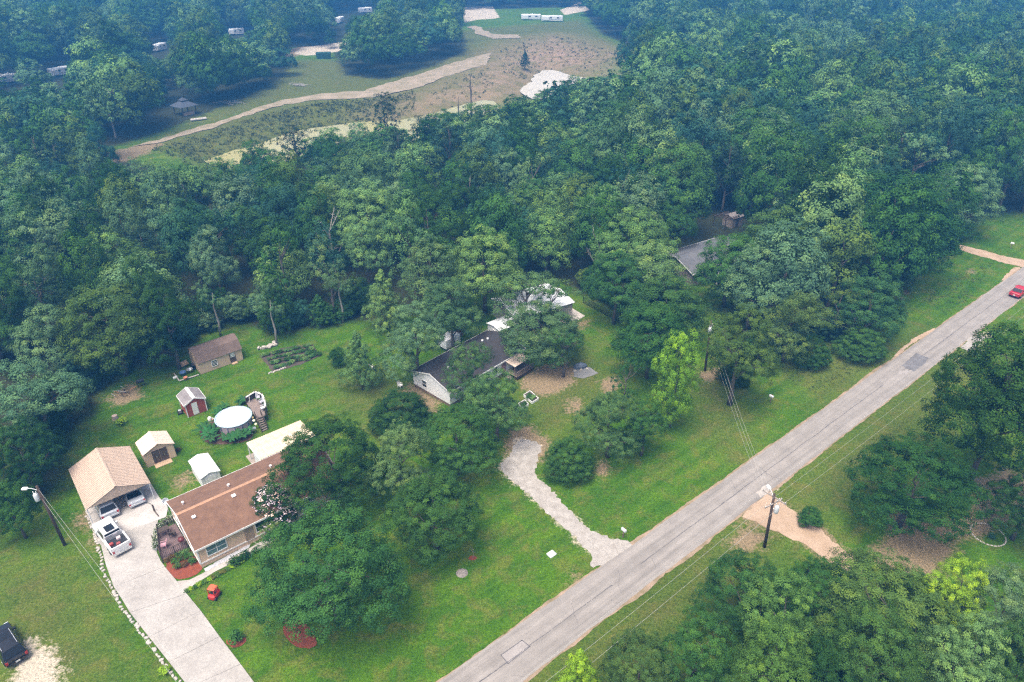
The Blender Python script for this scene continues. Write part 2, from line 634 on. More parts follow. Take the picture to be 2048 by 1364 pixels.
# tar seam along the middle of the road
TAR = pm('tar_mat', (.10, .095, .10), .8, var=.3, scale=2, world=True)
mb = MB()
r2 = random.Random(4)
prev = None
off = 0
for i in range(0, 1000):
    s = -20 + i * .16
    off = off * .93 + (r2.random() - .5) * .035
    w = .018 + .028 * r2.random() * (1.5 if (int(s / 6) % 3 == 0) else .8)
    cur = (rd(s, -2.28 + off + w, .036), rd(s, -2.28 + off - w, .036))
    if prev and r2.random() > .07 and not (19.3 < s < 23.1) and not (73 < s < 79):
        mb.add([prev[1], cur[1], cur[0], prev[0]], [(0, 1, 2, 3)])
    prev = cur
seam = mb.build('road_seam', TAR, road)
for k in range(16):                                   # hairline cracks across the lanes
    s, t = r2.uniform(-8, 70), r2.choice([-.4, -1.2, -2.4, -3.4])
    mb = MB()
    prev = None
    ds, dt = r2.uniform(-.18, .18), -.16
    for i in range(r2.randrange(7, 16)):
        s += ds + r2.uniform(-.1, .1)
        t += dt + r2.uniform(-.06, .06)
        if t < -4.35:
            break
        w = r2.uniform(.008, .02)
        cur = (rd(s + w, t, .037), rd(s - w, t, .037))
        if prev:
            mb.add([prev[1], cur[1], cur[0], prev[0]], [(0, 1, 2, 3)])
        prev = cur
    if mb.v:
        mb.build('road_crack', TAR, road)
# patched rectangles
def px_quad(pts, z):
    return [at(x, y, z) for x, y in pts]


q = px_quad([(1002, 1310), (1044, 1280.5), (1060, 1293), (1016, 1327)], .036)
PATCHM = pm('patch_mat', (.34, .31, .29), .9, var=.2, scale=1, fine=.4, world=True)
sheet('road_patch', jitter_outline(q, .3, .03, 2), .034, PATCHM, road)
mb = MB()
for a, b_ in zip(q, q[1:] + q[:1]):
    d = (b_ - a).normalized()
    nrm = Vector((-d.y, d.x, 0)) * .035
    mb.add([a - nrm - d * .03, b_ - nrm + d * .03, b_ + nrm + d * .03, a + nrm - d * .03], [(0, 1, 2, 3)])
for v_ in range(len(mb.v)):
    mb.v[v_] = (mb.v[v_][0], mb.v[v_][1], .040)
mb.build('patch_seal', TAR, road)
q = px_quad([(1803, 731), (1832, 706), (1858, 716), (1828, 743)], .036)
sheet('road_patch', jitter_outline(q, .3, .12, 3), .034, pm('patch_dark', (.19, .185, .19), .9, var=.35, scale=1.2, fine=.5, world=True), road)
q = px_quad([(1800, 741), (1822, 738), (1812, 752), (1796, 750)], .036)
sheet('road_patch', jitter_outline(q, .3, .2, 4), .034, PATCHM, road)

# ------------------------------------------------------------------ driveways
GRAV = pm('gravel_mat', (.56, .52, .47), .95, scale=1.1, col2=(.36, .325, .285), fine=.85, world=True, bump=.5, bscale=9)
gp = [(1188, 1113), (1150, 1078), (1124, 1052), (1094, 1024), (1068, 1000), (1036, 973), (1008, 953), (996, 934), (1018, 914), (1028, 885), (1048, 876),
      (1084, 890), (1072, 918), (1068, 945), (1089, 969), (1106, 989), (1129, 1013), (1158, 1040), (1188, 1061), (1209, 1074), (1242, 1081), (1262, 1092), (1228, 1116), (1190, 1140), (1180, 1122)]
struct(sheet('gravel_driveway', jitter_outline(smooth_poly(atw(gp), 1), .25, .24, 8), .024, GRAV))
SAND = pm('sand_drive_mat', (.52, .38, .27), .95, scale=.5, col2=(.36, .25, .16), fine=.5, world=True, bump=.4, bscale=6)
gp = [(1482, 1032), (1508, 1008), (1535, 985), (1560, 1000), (1590, 1022), (1640, 1058), (1690, 1098), (1740, 1140), (1700, 1150), (1640, 1110), (1590, 1080), (1545, 1060), (1510, 1045)]
struct(sheet('dirt_driveway', jitter_outline(smooth_poly(atw(gp), 1), .4, .22, 9), .022, SAND))
gp = [(1921, 490), (1960, 499), (2000, 511), (2048, 520), (2100, 526), (2100, 545), (2048, 535), (2010, 527), (1960, 513), (1921, 500)]
struct(sheet('dirt_driveway', jitter_outline(atw(gp), .5, .25, 10), .022, SAND))
gp = [(1512, 986), (1530, 970), (1542, 974), (1536, 988), (1522, 995)]
struct(sheet('concrete_culvert_apron', jitter_outline(atw(gp), .3, .12, 12), .034, pm('broken_conc', (.50, .45, .40), .9, scale=1.2, fine=.6, world=True)))
gp = [(1921, 696), (1938, 676), (1962, 668), (1972, 676), (1958, 690), (1940, 702)]
struct(sheet('gravel_apron', jitter_outline(atw(gp), .3, .15, 13), .034, GRAV))
# eroded sandy ruts beside the road
for gp, sd_ in (([(1788, 712), (1800, 698), (1825, 678), (1850, 665), (1868, 656), (1872, 661), (1850, 672), (1830, 684), (1808, 702), (1795, 714)], 1), ([(2003, 562), (2012, 548), (2030, 535), (2040, 535), (2020, 552), (2010, 562)], 2)):
    struct(sheet('sandy_rut', jitter_outline(atw(gp), .3, .12, sd_), .020, SAND))

# concrete driveway: one slab after another with open joints
CONC = pm('concrete_mat', (.465, .437, .40), .85, scale=.35, col2=(.325, .302, .275), fine=.4, world=True)
pairs = [((193, 1081), (318, 1037)), ((228, 1175), (330, 1134)), ((260, 1226), (374, 1188)), ((298, 1275), (402, 1222)), ((338, 1325), (440, 1274)), ((378, 1376), (482, 1329)), ((425, 1432), (530, 1394))]
drive = struct(bpy.data.objects.new('concrete_driveway', None))
COL.objects.link(drive)
mid_l = {0: [(202, 1091), (212, 1132)], 1: [(243, 1198)]}
mid_r = {0: [(312, 1060), (314, 1105), (322, 1123)], 1: [(352, 1160)]}
for i in range(len(pairs) - 1):
    poly = [pairs[i][0]] + mid_l.get(i, []) + [pairs[i + 1][0], pairs[i + 1][1]] + mid_r.get(i, [])[::-1] + [pairs[i][1]]
    w = atw(poly)
    c = sum(w, Vector()) / len(w)
    w = [p + (c - p).normalized() * .022 for p in w]
    o = sheet('concrete_slab', w, .075 + .004 * (i % 2), CONC, drive, .09)

# ------------------------------------------------------------------ building helpers
M_TAN = pm('tan_siding', (.66, .47, .325), .8, var=.12, scale=.6)
M_TRIM = pm('white_trim', (.78, .77, .75), .6, var=.1, scale=1)
M_SHINGLE = pm('brown_shingle', (.275, .150, .092), .95, scale=1.1, col2=(.180, .098, .064), fine=.75, bump=.5, bscale=12)
M_RIDGE = pm('ridge_shingle', (.46, .26, .16), .95, var=.2, scale=3, fine=.4)
M_SHING_DK = pm('dark_shingle', (.060, .053, .052), .95, scale=.5, col2=(.030, .028, .030), fine=.7, bump=.5, bscale=12)
M_SHING_GREY = pm('grey_shingle', (.16, .16, .17), .95, scale=.5, col2=(.11, .115, .125), fine=.6, bump=.5, bscale=12)
M_SHING_OLD = pm('weathered_shingle', (.34, .31, .31), .95, scale=1.2, col2=(.20, .18, .18), fine=.6)
M_SHING_BRN = pm('dull_brown_shingle', (.215, .15, .12), .95, scale=1.2, col2=(.15, .105, .085), fine=.6, bump=.4)
M_CARROOF = pm('tan_metal', (.52, .405, .315), .6, var=.08, scale=.7, col2=(.44, .33, .25), fine=.15)
M_WHITE = pm('white_siding', (.80, .80, .80), .6, var=.08, scale=.8)
M_WROOF = pm('white_metal', (.78, .79, .80), .45, scale=.7, col2=(.66, .68, .70))
M_CREAM = pm('cream_metal', (.74, .66, .50), .5, scale=.8, col2=(.60, .46, .30), fine=.2)
M_BRN = pm('brown_door', (.085, .06, .05), .6, var=.2)
M_RED = pm('barn_red', (.36, .075, .05), .8, var=.2, scale=2, fine=.25)
M_WOOD = pm('weathered_wood', (.25, .195, .16), .9, scale=2, col2=(.16, .125, .105), fine=.5)
M_DECK = pm('stained_deck', (.20, .135, .13), .9, scale=2, col2=(.14, .095, .095), fine=.4)
M_DKWOOD = pm('dark_wood', (.07, .05, .04), .9, var=.3, scale=3)
M_PLY = pm('plywood', (.46, .32, .20), .9, var=.2, scale=2)
M_GREYM = pm('grey_metal', (.45, .47, .50), .4, var=.15, metal=.4)
M_BLACK = pm('black_plastic', (.02, .02, .022), .5, var=.3)
M_CHROME = pm('pale_steel', (.70, .71, .72), .35, var=.1, metal=.6)
M_GALV = pm('galvanised', (.62, .64, .66), .45, var=.15)
M_SKIRT = pm('brown_skirting', (.20, .14, .10), .9, var=.3, scale=2)
M_TERRA = pm('terracotta', (.52, .21, .12), .8, var=.15)
M_MULCH = pm('red_mulch', (.34, .075, .03), .95, scale=2.5, col2=(.20, .05, .025), fine=.75, world=True, bump=.8, bscale=14)
M_BMULCH = pm('brown_mulch', (.17, .085, .05), .95, scale=2.5, col2=(.10, .06, .04), fine=.7, world=True)
M_SOIL = pm('garden_soil', (.09, .07, .05), .95, var=.4, scale=2, fine=.5, world=True)
M_STONE = pm('pale_stone', (.55, .51, .45), .9, scale=5, col2=(.33, .29, .25), fine=.3)
M_BLUE = pm('blue_plastic', (.10, .20, .42), .5, var=.2)


def glass(name, col, rough=.12):
    if name in MATS:
        return MATS[name]
    m, ns, ls, b = new_mat(name)
    co = ns.new('ShaderNodeTexCoord').outputs['Object']
    ls.new(mixc(ns, ls, noise(ns, ls, 1.2, 2, .5, co), col, tuple(x * .6 for x in col)), b.inputs['Base Color'])
    b.inputs['Roughness'].default_value = rough
    MATS[name] = m
    return m


G_DARK = glass('dark_glass', (.03, .04, .045))
G_TEAL = glass('window_glass', (.16, .25, .25))
G_SMOKE = glass('smoke_glass', (.015, .017, .02), .06)


def onto(px, py, z):
    p = at(px, py, z)
    return Vector((p.x, p.y, 0))


def slab_between(mb, a, b, c, d, t):
    """a solid plate with top face a b c d"""
    n = (b - a).cross(d - a).normalized() * t
    lo = [a - n, b - n, c - n, d - n]
    return mb.add([a, b, c, d] + lo, [(0, 1, 2, 3), (7, 6, 5, 4), (0, 4, 5, 1), (1, 5, 6, 2), (2, 6, 7, 3), (3, 7, 4, 0)])


def gable_walls(root, L, W, h, rise, m, z0=0.0, name='wall'):
    """four walls, ridge along local x, as a solid shell with the gable peaks"""
    mb = MB()
    mb.add([(0, 0, z0), (L, 0, z0), (L, W, z0), (0, W, z0), (0, 0, h), (L, 0, h), (L, W, h), (0, W, h), (0, W / 2, h + rise), (L, W / 2, h + rise)],
           [(3, 2, 1, 0), (0, 1, 5, 4), (2, 3, 7, 6), (1, 2, 6, 9, 5), (3, 0, 4, 8, 7), (4, 5, 9, 8), (6, 7, 8, 9)])
    return mb.build(name, m, root)


def shingle_roof(root, L, W, h, rise, oe, og, m, ridge_m=None, t=.12, fascia=None):
    mb = MB()
    s = rise / (W / 2)
    ze = h - s * oe + t + .02
    zr = h + rise + t + .02
    A = lambda x, y, z: Vector((x, y, z))
    slab_between(mb, A(-og, -oe, ze), A(L + og, -oe, ze), A(L + og, W / 2, zr), A(-og, W / 2, zr), t)
    slab_between(mb, A(L + og, W + oe, ze), A(-og, W + oe, ze), A(-og, W / 2, zr), A(L + og, W / 2, zr), t)
    roof = mb.build('roof', m, root)
    if ridge_m:
        mb = MB()
        for sg in (-1, 1):
            y0 = W / 2
            y1 = W / 2 + sg * .2
            a, b = A(-og - .01, y1, zr - s * .2 + .02), A(L + og + .01, y1, zr - s * .2 + .02)
            c, d = A(L + og + .01, y0, zr + .02), A(-og - .01, y0, zr + .02)
            slab_between(mb, *((a, b, c, d) if sg < 0 else (b, a, d, c)), .015)
        mb.build('ridge_cap', ridge_m, roof)
    if fascia:
        mb = MB()
        for y in (-oe - .02, W + oe + .02):
            mb.bx(-og, L + og, y - .02, y + .02, ze - .2, ze + .01)
        for x in (-og - .02, L + og + .02):
            for sg in (-1, 1):
                ye = W / 2 + sg * (W / 2 + oe)
                p = [A(x - .02, ye, ze - .17), A(x + .02, ye, ze - .17), A(x + .02, ye, ze + .012), A(x - .02, ye, ze + .012),
                     A(x - .02, W / 2, zr - .17), A(x + .02, W / 2, zr - .17), A(x + .02, W / 2, zr + .012), A(x - .02, W / 2, zr + .012)]
                mb.add(p, [(0, 1, 2, 3), (7, 6, 5, 4), (0, 4, 5, 1), (1, 5, 6, 2), (2, 6, 7, 3), (3, 7, 4, 0)])
        mb.build('fascia', fascia, roof)
    return roof


def metal_panels(root, L, W, h, rise, oe, og, m, pw=.92, rib=.31, hh=.06, sides=(0, 1)):
    """ribbed sheet roof: each panel its own object"""
    s = rise / (W / 2)
    ze, zr = h - s * oe + .05, h + rise + .05
    tot = L + 2 * og
    n = max(1, round(tot / pw))
    pw = tot / n
    k = max(1, round(pw / rib))
    rb = pw / k
    for side in sides:
        mb = MB()
        prof = []
        for i in range(k):
            x = i * rb
            prof += [(x, 0), (x + rb * .62, 0), (x + rb * .70, hh), (x + rb * .88, hh), (x + rb * .96, 0)]
        prof.append((pw - .012, 0))
        y0, y1 = (-oe, W / 2) if side == 0 else (W + oe, W / 2)
        v = [(x, y0, ze + z) for x, z in prof] + [(x, y1, zr + z) for x, z in prof]
        v += [(x, y0, ze + z - .02) for x, z in prof] + [(x, y1, zr + z - .02) for x, z in prof]
        q = len(prof)
        f = []
        for i in range(q - 1):
            a = (i, i + 1, q + i + 1, q + i)
            b = (2 * q + i, 3 * q + i, 3 * q + i + 1, 2 * q + i + 1)
            e = (i, 2 * q + i, 2 * q + i + 1, i + 1)
            f += [a, b, e] if side == 0 else [a[::-1], b[::-1], e[::-1]]
        mb.add(v, f)
        me = mb.mesh('roof_panel', m)
        for i in range(n):
            link('roof_panel', me, root, (-og + i * pw, 0, 0))
    cap = MB()
    A = lambda x, y, z: Vector((x, y, z))
    if len(sides) == 2:
        for sg in (-1, 1):
            y1 = W / 2 + sg * .16
            a, b = A(-og, y1, zr - s * .16 + hh + .012), A(L + og, y1, zr - s * .16 + hh + .012)
            c, d = A(L + og, W / 2, zr + hh + .012), A(-og, W / 2, zr + hh + .012)
            slab_between(cap, *((a, b, c, d) if sg < 0 else (b, a, d, c)), .01)
        cap.build('ridge_cap', m, root)


def window(root, c, n, w, h, cols=1, rows=2, frame=M_TRIM, pane=G_TEAL, fw=.07, name='window'):
    """c centre on the wall, n outward: 'x-', 'x+', 'y-', 'y+'"""
    ax = 0 if n[0] == 'y' else 1
    sg = 1 if n[1] == '+' else -1
    def put(mb, a0, a1, z0, z1, d0, d1):
        lo, hi = [0, 0, z0], [0, 0, z1]
        lo[ax], hi[ax] = a0, a1
        lo[1 - ax], hi[1 - ax] = sorted((sg * d0, sg * d1))
        mb.bx(c[0] + lo[0], c[0] + hi[0], c[1] + lo[1], c[1] + hi[1], c[2] + lo[2], c[2] + hi[2])
    mb = MB()
    put(mb, -w / 2 - fw, w / 2 + fw, h / 2, h / 2 + fw, -.01, .06)
    put(mb, -w / 2 - fw, w / 2 + fw, -h / 2 - fw, -h / 2, -.01, .075)
    put(mb, -w / 2 - fw, -w / 2, -h / 2, h / 2, -.01, .06)
    put(mb, w / 2, w / 2 + fw, -h / 2, h / 2, -.01, .06)
    for i in range(1, cols):
        x = -w / 2 + w * i / cols
        put(mb, x - .025, x + .025, -h / 2, h / 2, -.01, .05)
    for j in range(1, rows):
        z = -h / 2 + h * j / rows
        put(mb, -w / 2, w / 2, z - .022, z + .022, -.01, .047)
    o = mb.build(name, frame, root)
    for i in range(cols):
        for j in range(rows):
            mb = MB()
            put(mb, -w / 2 + w * i / cols + .02, -w / 2 + w * (i + 1) / cols - .02, -h / 2 + h * j / rows + .02, -h / 2 + h * (j + 1) / rows - .02, -.01, .022)
            mb.build('pane', pane, o)
    return o


def box_part(root, name, m, *b):
    return MB().bx(*b).build(name, m, root)


# ------------------------------------------------------------------ small plants used around the houses
def shrub_mesh(seed, n=9, leaf=.13, per=26, flat=.8):
    r = random.Random(seed)
    cen, rad = [], []
    for i in range(n):
        a = i * 2.4
        q = .36 * math.sqrt(i / n)
        cen.append((q * math.cos(a), q * math.sin(a), .2 + .38 * (1 - q * 1.6) * flat + r.uniform(-.06, .06)))
        rad.append(r.uniform(.16, .27))
    return cen, rad, per, leaf, seed


# ------------------------------------------------------------------ tan house with the brown roof
hr = thing('house', 'tan house with brown shingle roof and white trim at the concrete driveway', 'house', onto(391, 1098, 2.75), UANG)
HL, HW, HH, HRI = 15.8, 8.3, 2.75, 1.45
gable_walls(hr, HL, HW, HH, HRI, M_TAN, .62)
box_part(hr, 'skirting', M_TAN, .05, HL - .05, .05, HW - .05, -.05, .60)
mb = MB()
mb.bx(-.03, HL + .03, -.04, 0, .56, .70).bx(-.04, 0, -.04, HW + .04, .56, .70)
for x in (-.03, HL - .11):
    mb.bx(x, x + .14, -.045, -.002, .70, HH - .05)
mb.bx(-.045, -.002, -.03, .12, .70, HH - .05).bx(-.045, -.002, HW - .12, HW + .03, .70, HH - .05)
mb.build('trim_band', M_TRIM, hr)
hroof = shingle_roof(hr, HL, HW, HH, HRI, .28, .18, M_SHINGLE, M_RIDGE, .12, M_TRIM)
window(hr, (1.85, 0, 1.75), 'y-', 1.9, 1.15, 2, 2, M_TRIM, G_TEAL)
window(hr, (6.4, 0, 1.75), 'y-', .95, 1.15, 1, 2, M_TRIM, G_DARK)
window(hr, (11.5, 0, 1.75), 'y-', 1.8, 1.15, 2, 2, M_TRIM, G_TEAL)
window(hr, (0, 6.3, 1.8), 'x-', .9, 1.1, 1, 2, M_TRIM, G_TEAL)
window(hr, (0, 1.6, 1.8), 'x-', .9, 1.1, 1, 2, M_TRIM, G_TEAL)
d = box_part(hr, 'door', M_TRIM, -.06, 0, 4.2, 5.1, .64, 2.6)
box_part(d, 'door_glass', G_DARK, -.075, -.06, 4.38, 4.92, 1.5, 2.35)
d = box_part(hr, 'front_door', pm('door_tan', (.34, .24, .17), .6), 4.7, 5.6, -.05, 0, .64, 2.62)
box_part(d, 'door_handle', M_CHROME, 5.42, 5.5, -.10, -.05, 1.6, 1.7)
for (x, yy_, s_) in ((1.0, 2.9, .26), (5.2, 3.2, .30), (12.5, 3.0, .26)):
    z = HH + HRI * (yy_ / (HW / 2)) + .12
    v_ = MB().bx(x, x + s_, yy_, yy_ + s_, z - .1, z + .15).bx(x - .06, x + s_ + .06, yy_ - .06, yy_ + s_ + .06, z + .15, z + .19)
    v_.build('roof_vent', M_TRIM, hroof)
for (x, yy_) in ((.95, 5.9), (5.5, 5.2), (10.2, 5.3)):
    z = HH + HRI * ((HW - yy_) / (HW / 2)) + .12
    MB().lathe([(.09, -.1), (.09, .28), (.14, .28), (.14, .34)], 10, (x, yy_, z)).build('roof_vent', M_TRIM, hroof)
# satellite dish beside the back corner
sat = thing('satellite_dish', 'grey satellite dish on a post at the back corner of the tan house', 'dish', onto(333, 1007, 1.6))
MB().tube([(0, 0, 0), (0, 0, 1.9)], .035, 8).build('post', M_GREYM, sat)
mb = MB()
mb.lathe([(.02, 0), (.16, .03), (.29, .09), (.36, .16), (.35, .17), (.28, .11), (.15, .05), (.02, .03)], 16)
do = mb.build('reflector', M_GREYM, sat, True, (0, 0, 1.95))
do.rotation_euler = (R(-50), 0, R(200))
MB().tube([(0, -.2, 2.0), (.05, -.5, 2.25)], .015, 5).bx(.0, .1, -.56, -.48, 2.2, 2.3).build('feed_arm', M_GREYM, sat)

# deck at the gable end
dk = thing('wooden_deck', 'reddish brown deck with railing at the left end of the tan house', 'deck', hr.location, UANG)
mb = MB()
DX0, DX1, DY0, DY1, DZ = -2.75, -.12, 3.2, 7.4, .55
nb_ = 28
for i in range(nb_):
    y0 = DY0 + (DY1 - DY0) * i / nb_
    xl = DX0 + (.9 * (i / nb_))
    mb.bx(xl, DX1, y0, y0 + (DY1 - DY0) / nb_ - .018, DZ - .03, DZ + .006 * (i % 2))
stuff(mb.build('deck_boards', M_DECK, dk))
box_part(dk, 'deck_frame', M_TAN, DX0 + .12, DX1 - .02, DY0 + .02, DY0 + .1, 0, DZ - .04)
box_part(dk, 'deck_frame', M_DKWOOD, DX0 + .1, DX0 + .18, DY0 + .1, DY1 - .1, 0, DZ - .04)
posts = [(DX0, DY0), (DX0 + .45, DY0 + 2.1), (DX0 + .9, DY1), (DX0 + 1.8, DY1), (DX1 - .1, DY1), (DX0 + 1.3, DY0), (DX1 - .1, DY0)]
for x, y in posts:
    MB().box((x, y, .75), (.1, .1, 1.5)).build('post', M_DKWOOD, dk)
for a, b in ((0, 1), (1, 2), (2, 3), (3, 4), (0, 5), (5, 6)):
    pa, pb = Vector((*posts[a], 0)), Vector((*posts[b], 0))
    mb = MB()
    for z in (.72, 1.42):
        mb.tube([pa + Vector((0, 0, z)), pb + Vector((0, 0, z))], .035, 4)
    k = int((pb - pa).length / .16)
    for i in range(1, k):
        q = pa.lerp(pb, i / k)
        mb.box((q.x, q.y, 1.07), (.035, .035, .7))
    mb.build('railing', M_DKWOOD, dk)


def patio_chair(loc, rz, label, m, grp=None):
    t = thing('patio_chair', label, 'chair', loc, rz, grp)
    MB().bx(-.26, .26, -.26, .26, .38, .44).build('seat', m, t)
    b = MB()
    slab_between(b, Vector((-.26, .24, .44)), Vector((.26, .24, .44)), Vector((.26, .38, .95)), Vector((-.26, .38, .95)), .05)
    b.build('backrest', m, t)
    for x in (-.23, .23):
        for y in (-.23, .23):
            MB().box((x, y, .19), (.05, .05, .38)).build('leg', m, t)
        MB().bx(x - .03, x + .03, -.26, .27, .62, .66).build('armrest', m, t)
    return t


def h2w(x, y, z=0.0):
    p = hr.location + U * x + V * y
    return Vector((p.x, p.y, z))


t = thing('patio_table', 'dark wooden table at the back corner of the deck', 'table', h2w(-1.5, 6.5, DZ + .01), UANG)
MB().bx(-.55, .55, -.35, .35, .68, .73).build('table_top', M_DKWOOD, t)
for x in (-.48, .48):
    for y in (-.28, .28):
        MB().box((x, y, .34), (.06, .06, .68)).build('leg', M_DKWOOD, t)
patio_chair(h2w(-.9, 5.6, DZ + .01), UANG + 2.6, 'dark wooden chair by the table on the deck', M_DKWOOD)
patio_chair(h2w(-2.1, 4.6, DZ + .01), UANG + 4.4, 'pinkish chair at the front corner of the deck', pm('pink_cloth', (.50, .28, .32), .9))
t = thing('kettle_grill', 'small dark red barrel grill against the tan house wall on the deck', 'grill', h2w(-.5, 3.75, DZ + .01), UANG)
MB().lathe([(.05, .55), (.26, .62), (.33, .78), (.33, .80), (.26, .98), (.06, 1.05)], 14).build('bowl', pm('dark_red', (.12, .02, .02), .4), t, True)
for a in range(3):
    MB().tube([(.18 * math.cos(a * 2.1), .18 * math.sin(a * 2.1), .65), (.32 * math.cos(a * 2.1), .32 * math.sin(a * 2.1), 0)], .018, 5).build('leg', M_BLACK, t)

# patio cover behind the house
pc = thing('patio_cover', 'cream metal patio roof on posts behind the tan house', 'patio cover', onto(492, 885, 2.6), UANG)
# local: x along U 0..9 ; y from the far edge (0) towards the house (-4)
mbp = MB()
PCM = Matrix.Identity(4)
n = 7
for i in range(n):
    pw = .98
    mb = MB()
    prof = []
    for k in range(4):
        x = k * pw / 4
        prof += [(x, 0), (x + .13, 0), (x + .15, .045), (x + .21, .045), (x + .23, 0)]
    prof.append((pw - .015, 0))
    q = len(prof)
    v = [(x, 0, 2.55 + z) for x, z in prof] + [(x, -4.3, 2.78 + z) for x, z in prof] + [(x, 0, 2.53 + z) for x, z in prof] + [(x, -4.3, 2.76 + z) for x, z in prof]
    f = []
    for j in range(q - 1):
        f += [(q + j, q + j + 1, j + 1, j), (2 * q + j, 2 * q + j + 1, 3 * q + j + 1, 3 * q + j), (j, j + 1, 2 * q + j + 1, 2 * q + j)]
    if i == 0:
        mb.add(v, f)
        pme = mb.mesh('roof_panel', M_CREAM)
    link('roof_panel', pme, pc, (i * pw, 0, 0))
for x in (.1, 2.3, 4.5, 6.7):
    MB().box((x, -.12, 1.26), (.1, .1, 2.52)).build('post', M_TRIM, pc)
MB().bx(0, 6.8, -.18, -.06, 2.38, 2.525).build('beam', M_TRIM, pc)
MB().bx(.0, .1, -4.2, -.1, 2.4, 2.53).build('beam', M_TRIM, pc)
MB().bx(.02, .08, -4.2, -2.0, 0, 2.38).build('side_wall', M_WHITE, pc)
struct(sheet('patio_slab', [pc.location + U * -.2 + V * .9, pc.location + U * 7 + V * .9, pc.location + U * 7 - V * 4.3, pc.location + U * -.2 - V * 4.3], .06, pm('old_conc', (.36, .30, .25), .9, scale=.8, fine=.3, world=True), None, .07))

# ------------------------------------------------------------------ carport
cp = thing('carport', 'two car metal carport with tan ribbed gable roof', 'carport', onto(299, 966, 2.5), UANG + R(90))
CL, CW, CH, CR = 8.1, 6.3, 2.45, 1.35
metal_panels(cp, CL, CW, CH, CR, 0.1, .05, M_CARROOF)
mb = MB()
mb.add([(.02, -.05, CH - .02), (.06, -.05, CH - .02), (.06, CW + .05, CH - .02), (.02, CW + .05, CH - .02), (.02, CW / 2, CH + CR + .0), (.06, CW / 2, CH + CR)],
       [(0, 3, 4), (1, 5, 2), (0, 1, 2, 3), (0, 4, 5, 1), (3, 2, 5, 4)])
mb.build('gable_panel', M_CARROOF, cp)
mb = MB()
mb.add([(CL - .06, -.05, CH - .9), (CL - .02, -.05, CH - .9), (CL - .02, CW + .05, CH - .9), (CL - .06, CW + .05, CH - .9), (CL - .06, -.05, CH), (CL - .02, -.05, CH), (CL - .02, CW + .05, CH), (CL - .06, CW + .05, CH), (CL - .06, CW / 2, CH + CR), (CL - .02, CW / 2, CH + CR)],
       [(3, 2, 1, 0), (0, 1, 5, 4), (2, 3, 7, 6), (1, 2, 6, 9, 5), (3, 0, 4, 8, 7), (4, 5, 9, 8), (6, 7, 8, 9)])
mb.build('back_gable_panel', M_CARROOF, cp)
for y in (.05, CW - .05):
    for x in (.1, 2.1, 4.1, 6.0, 7.9):
        MB().box((x, y, CH / 2), (.08, .08, CH)).build('post', M_GALV, cp)
    MB().bx(.05, CL - .05, y - .04, y + .04, CH - .0, CH + .05).build('rail', M_GALV, cp)
sb = [cp.location + V * x - U * y for x, y in ((CL + .2, -.3), (CL + .2, CW + .1), (0, CW + .1), (-2.65, CW + .32), (-3.55, -.1), (-2.0, -.8), (0, -.45))]
sheet('concrete_slab', sb, .085, pm('carport_conc', (.58, .54, .50), .85, scale=.5, col2=(.40, .37, .34), fine=.3, world=True), drive, .1)

# ------------------------------------------------------------------ tan shed with double doors
ts = thing('garden_shed', 'small tan shed with open brown double doors beside the carport', 'shed', onto(345, 885, 2.1), UANG + R(90))
gable_walls(ts, 2.7, 3.3, 2.05, .75, M_TAN)
metal_panels(ts, 2.7, 3.3, 2.05, .75, .16, .22, pm('tan_shed_roof', (.64, .51, .41), .6, var=.1), .95, .3, .02)
for y0, y1, an in ((.82, 1.62, 0), (1.68, 2.48, .55)):
    mb = MB()
    dd = mb.bx(-.05, 0, 0, y1 - y0, .12, 1.95).build('door', M_BRN, ts)
    dd.location = (-.004, y0, 0)
    MB().bx(-.09, -.05, .36, .42, .95, 1.1).build('door_handle', M_CHROME, dd)
mb = MB()
slab_between(mb, Vector((0, .7, .12)), Vector((0, 2.6, .12)), Vector((-.8, 2.6, .02)), Vector((-.8, .7, .02)), -.04)
mb.build('ramp', M_PLY, ts)

# ------------------------------------------------------------------ white resin shed
ws = thing('resin_shed', 'small white plastic shed behind the tan house', 'shed', onto(438, 941, 1.8), UANG + R(90))
gable_walls(ws, 3.8, 2.05, 1.75, .36, M_WHITE)
shingle_roof(ws, 3.8, 2.05, 1.75, .36, .12, .12, pm('white_resin', (.80, .80, .80), .5, var=.04), None, .06)
mb = MB()
for i in range(1, 7):
    mb.bx(-.012, -.002, i * .29 - .01, i * .29 + .01, .05, 1.75)
mb.build('panel_joint', M_GREYM, ws)
box_part(ws, 'door', M_WHITE, -.03, -.004, .45, 1.6, .08, 1.65)

# ------------------------------------------------------------------ red shed
rs = thing('red_shed', 'little red shed with white corners and weathered grey shingles', 'shed', onto(408, 794, 2.15), UANG + R(90))
gable_walls(rs, 2.7, 2.5, 2.0, .65, M_RED)
shingle_roof(rs, 2.7, 2.5, 2.0, .65, .15, .15, M_SHING_OLD, M_TRIM, .07, M_TRIM)
for x in (-.03, 2.63):
    for y in (-.03, 2.43):
        MB().bx(x, x + .1, y, y + .1, 0, 2.0).build('corner_trim', M_TRIM, rs)
d = box_part(rs, 'door', M_TRIM, -.04, 0, 1.05, 1.75, .1, 1.9)
box_part(d, 'door_handle', M_BLACK, -.07, -.04, 1.12, 1.17, .95, 1.05)

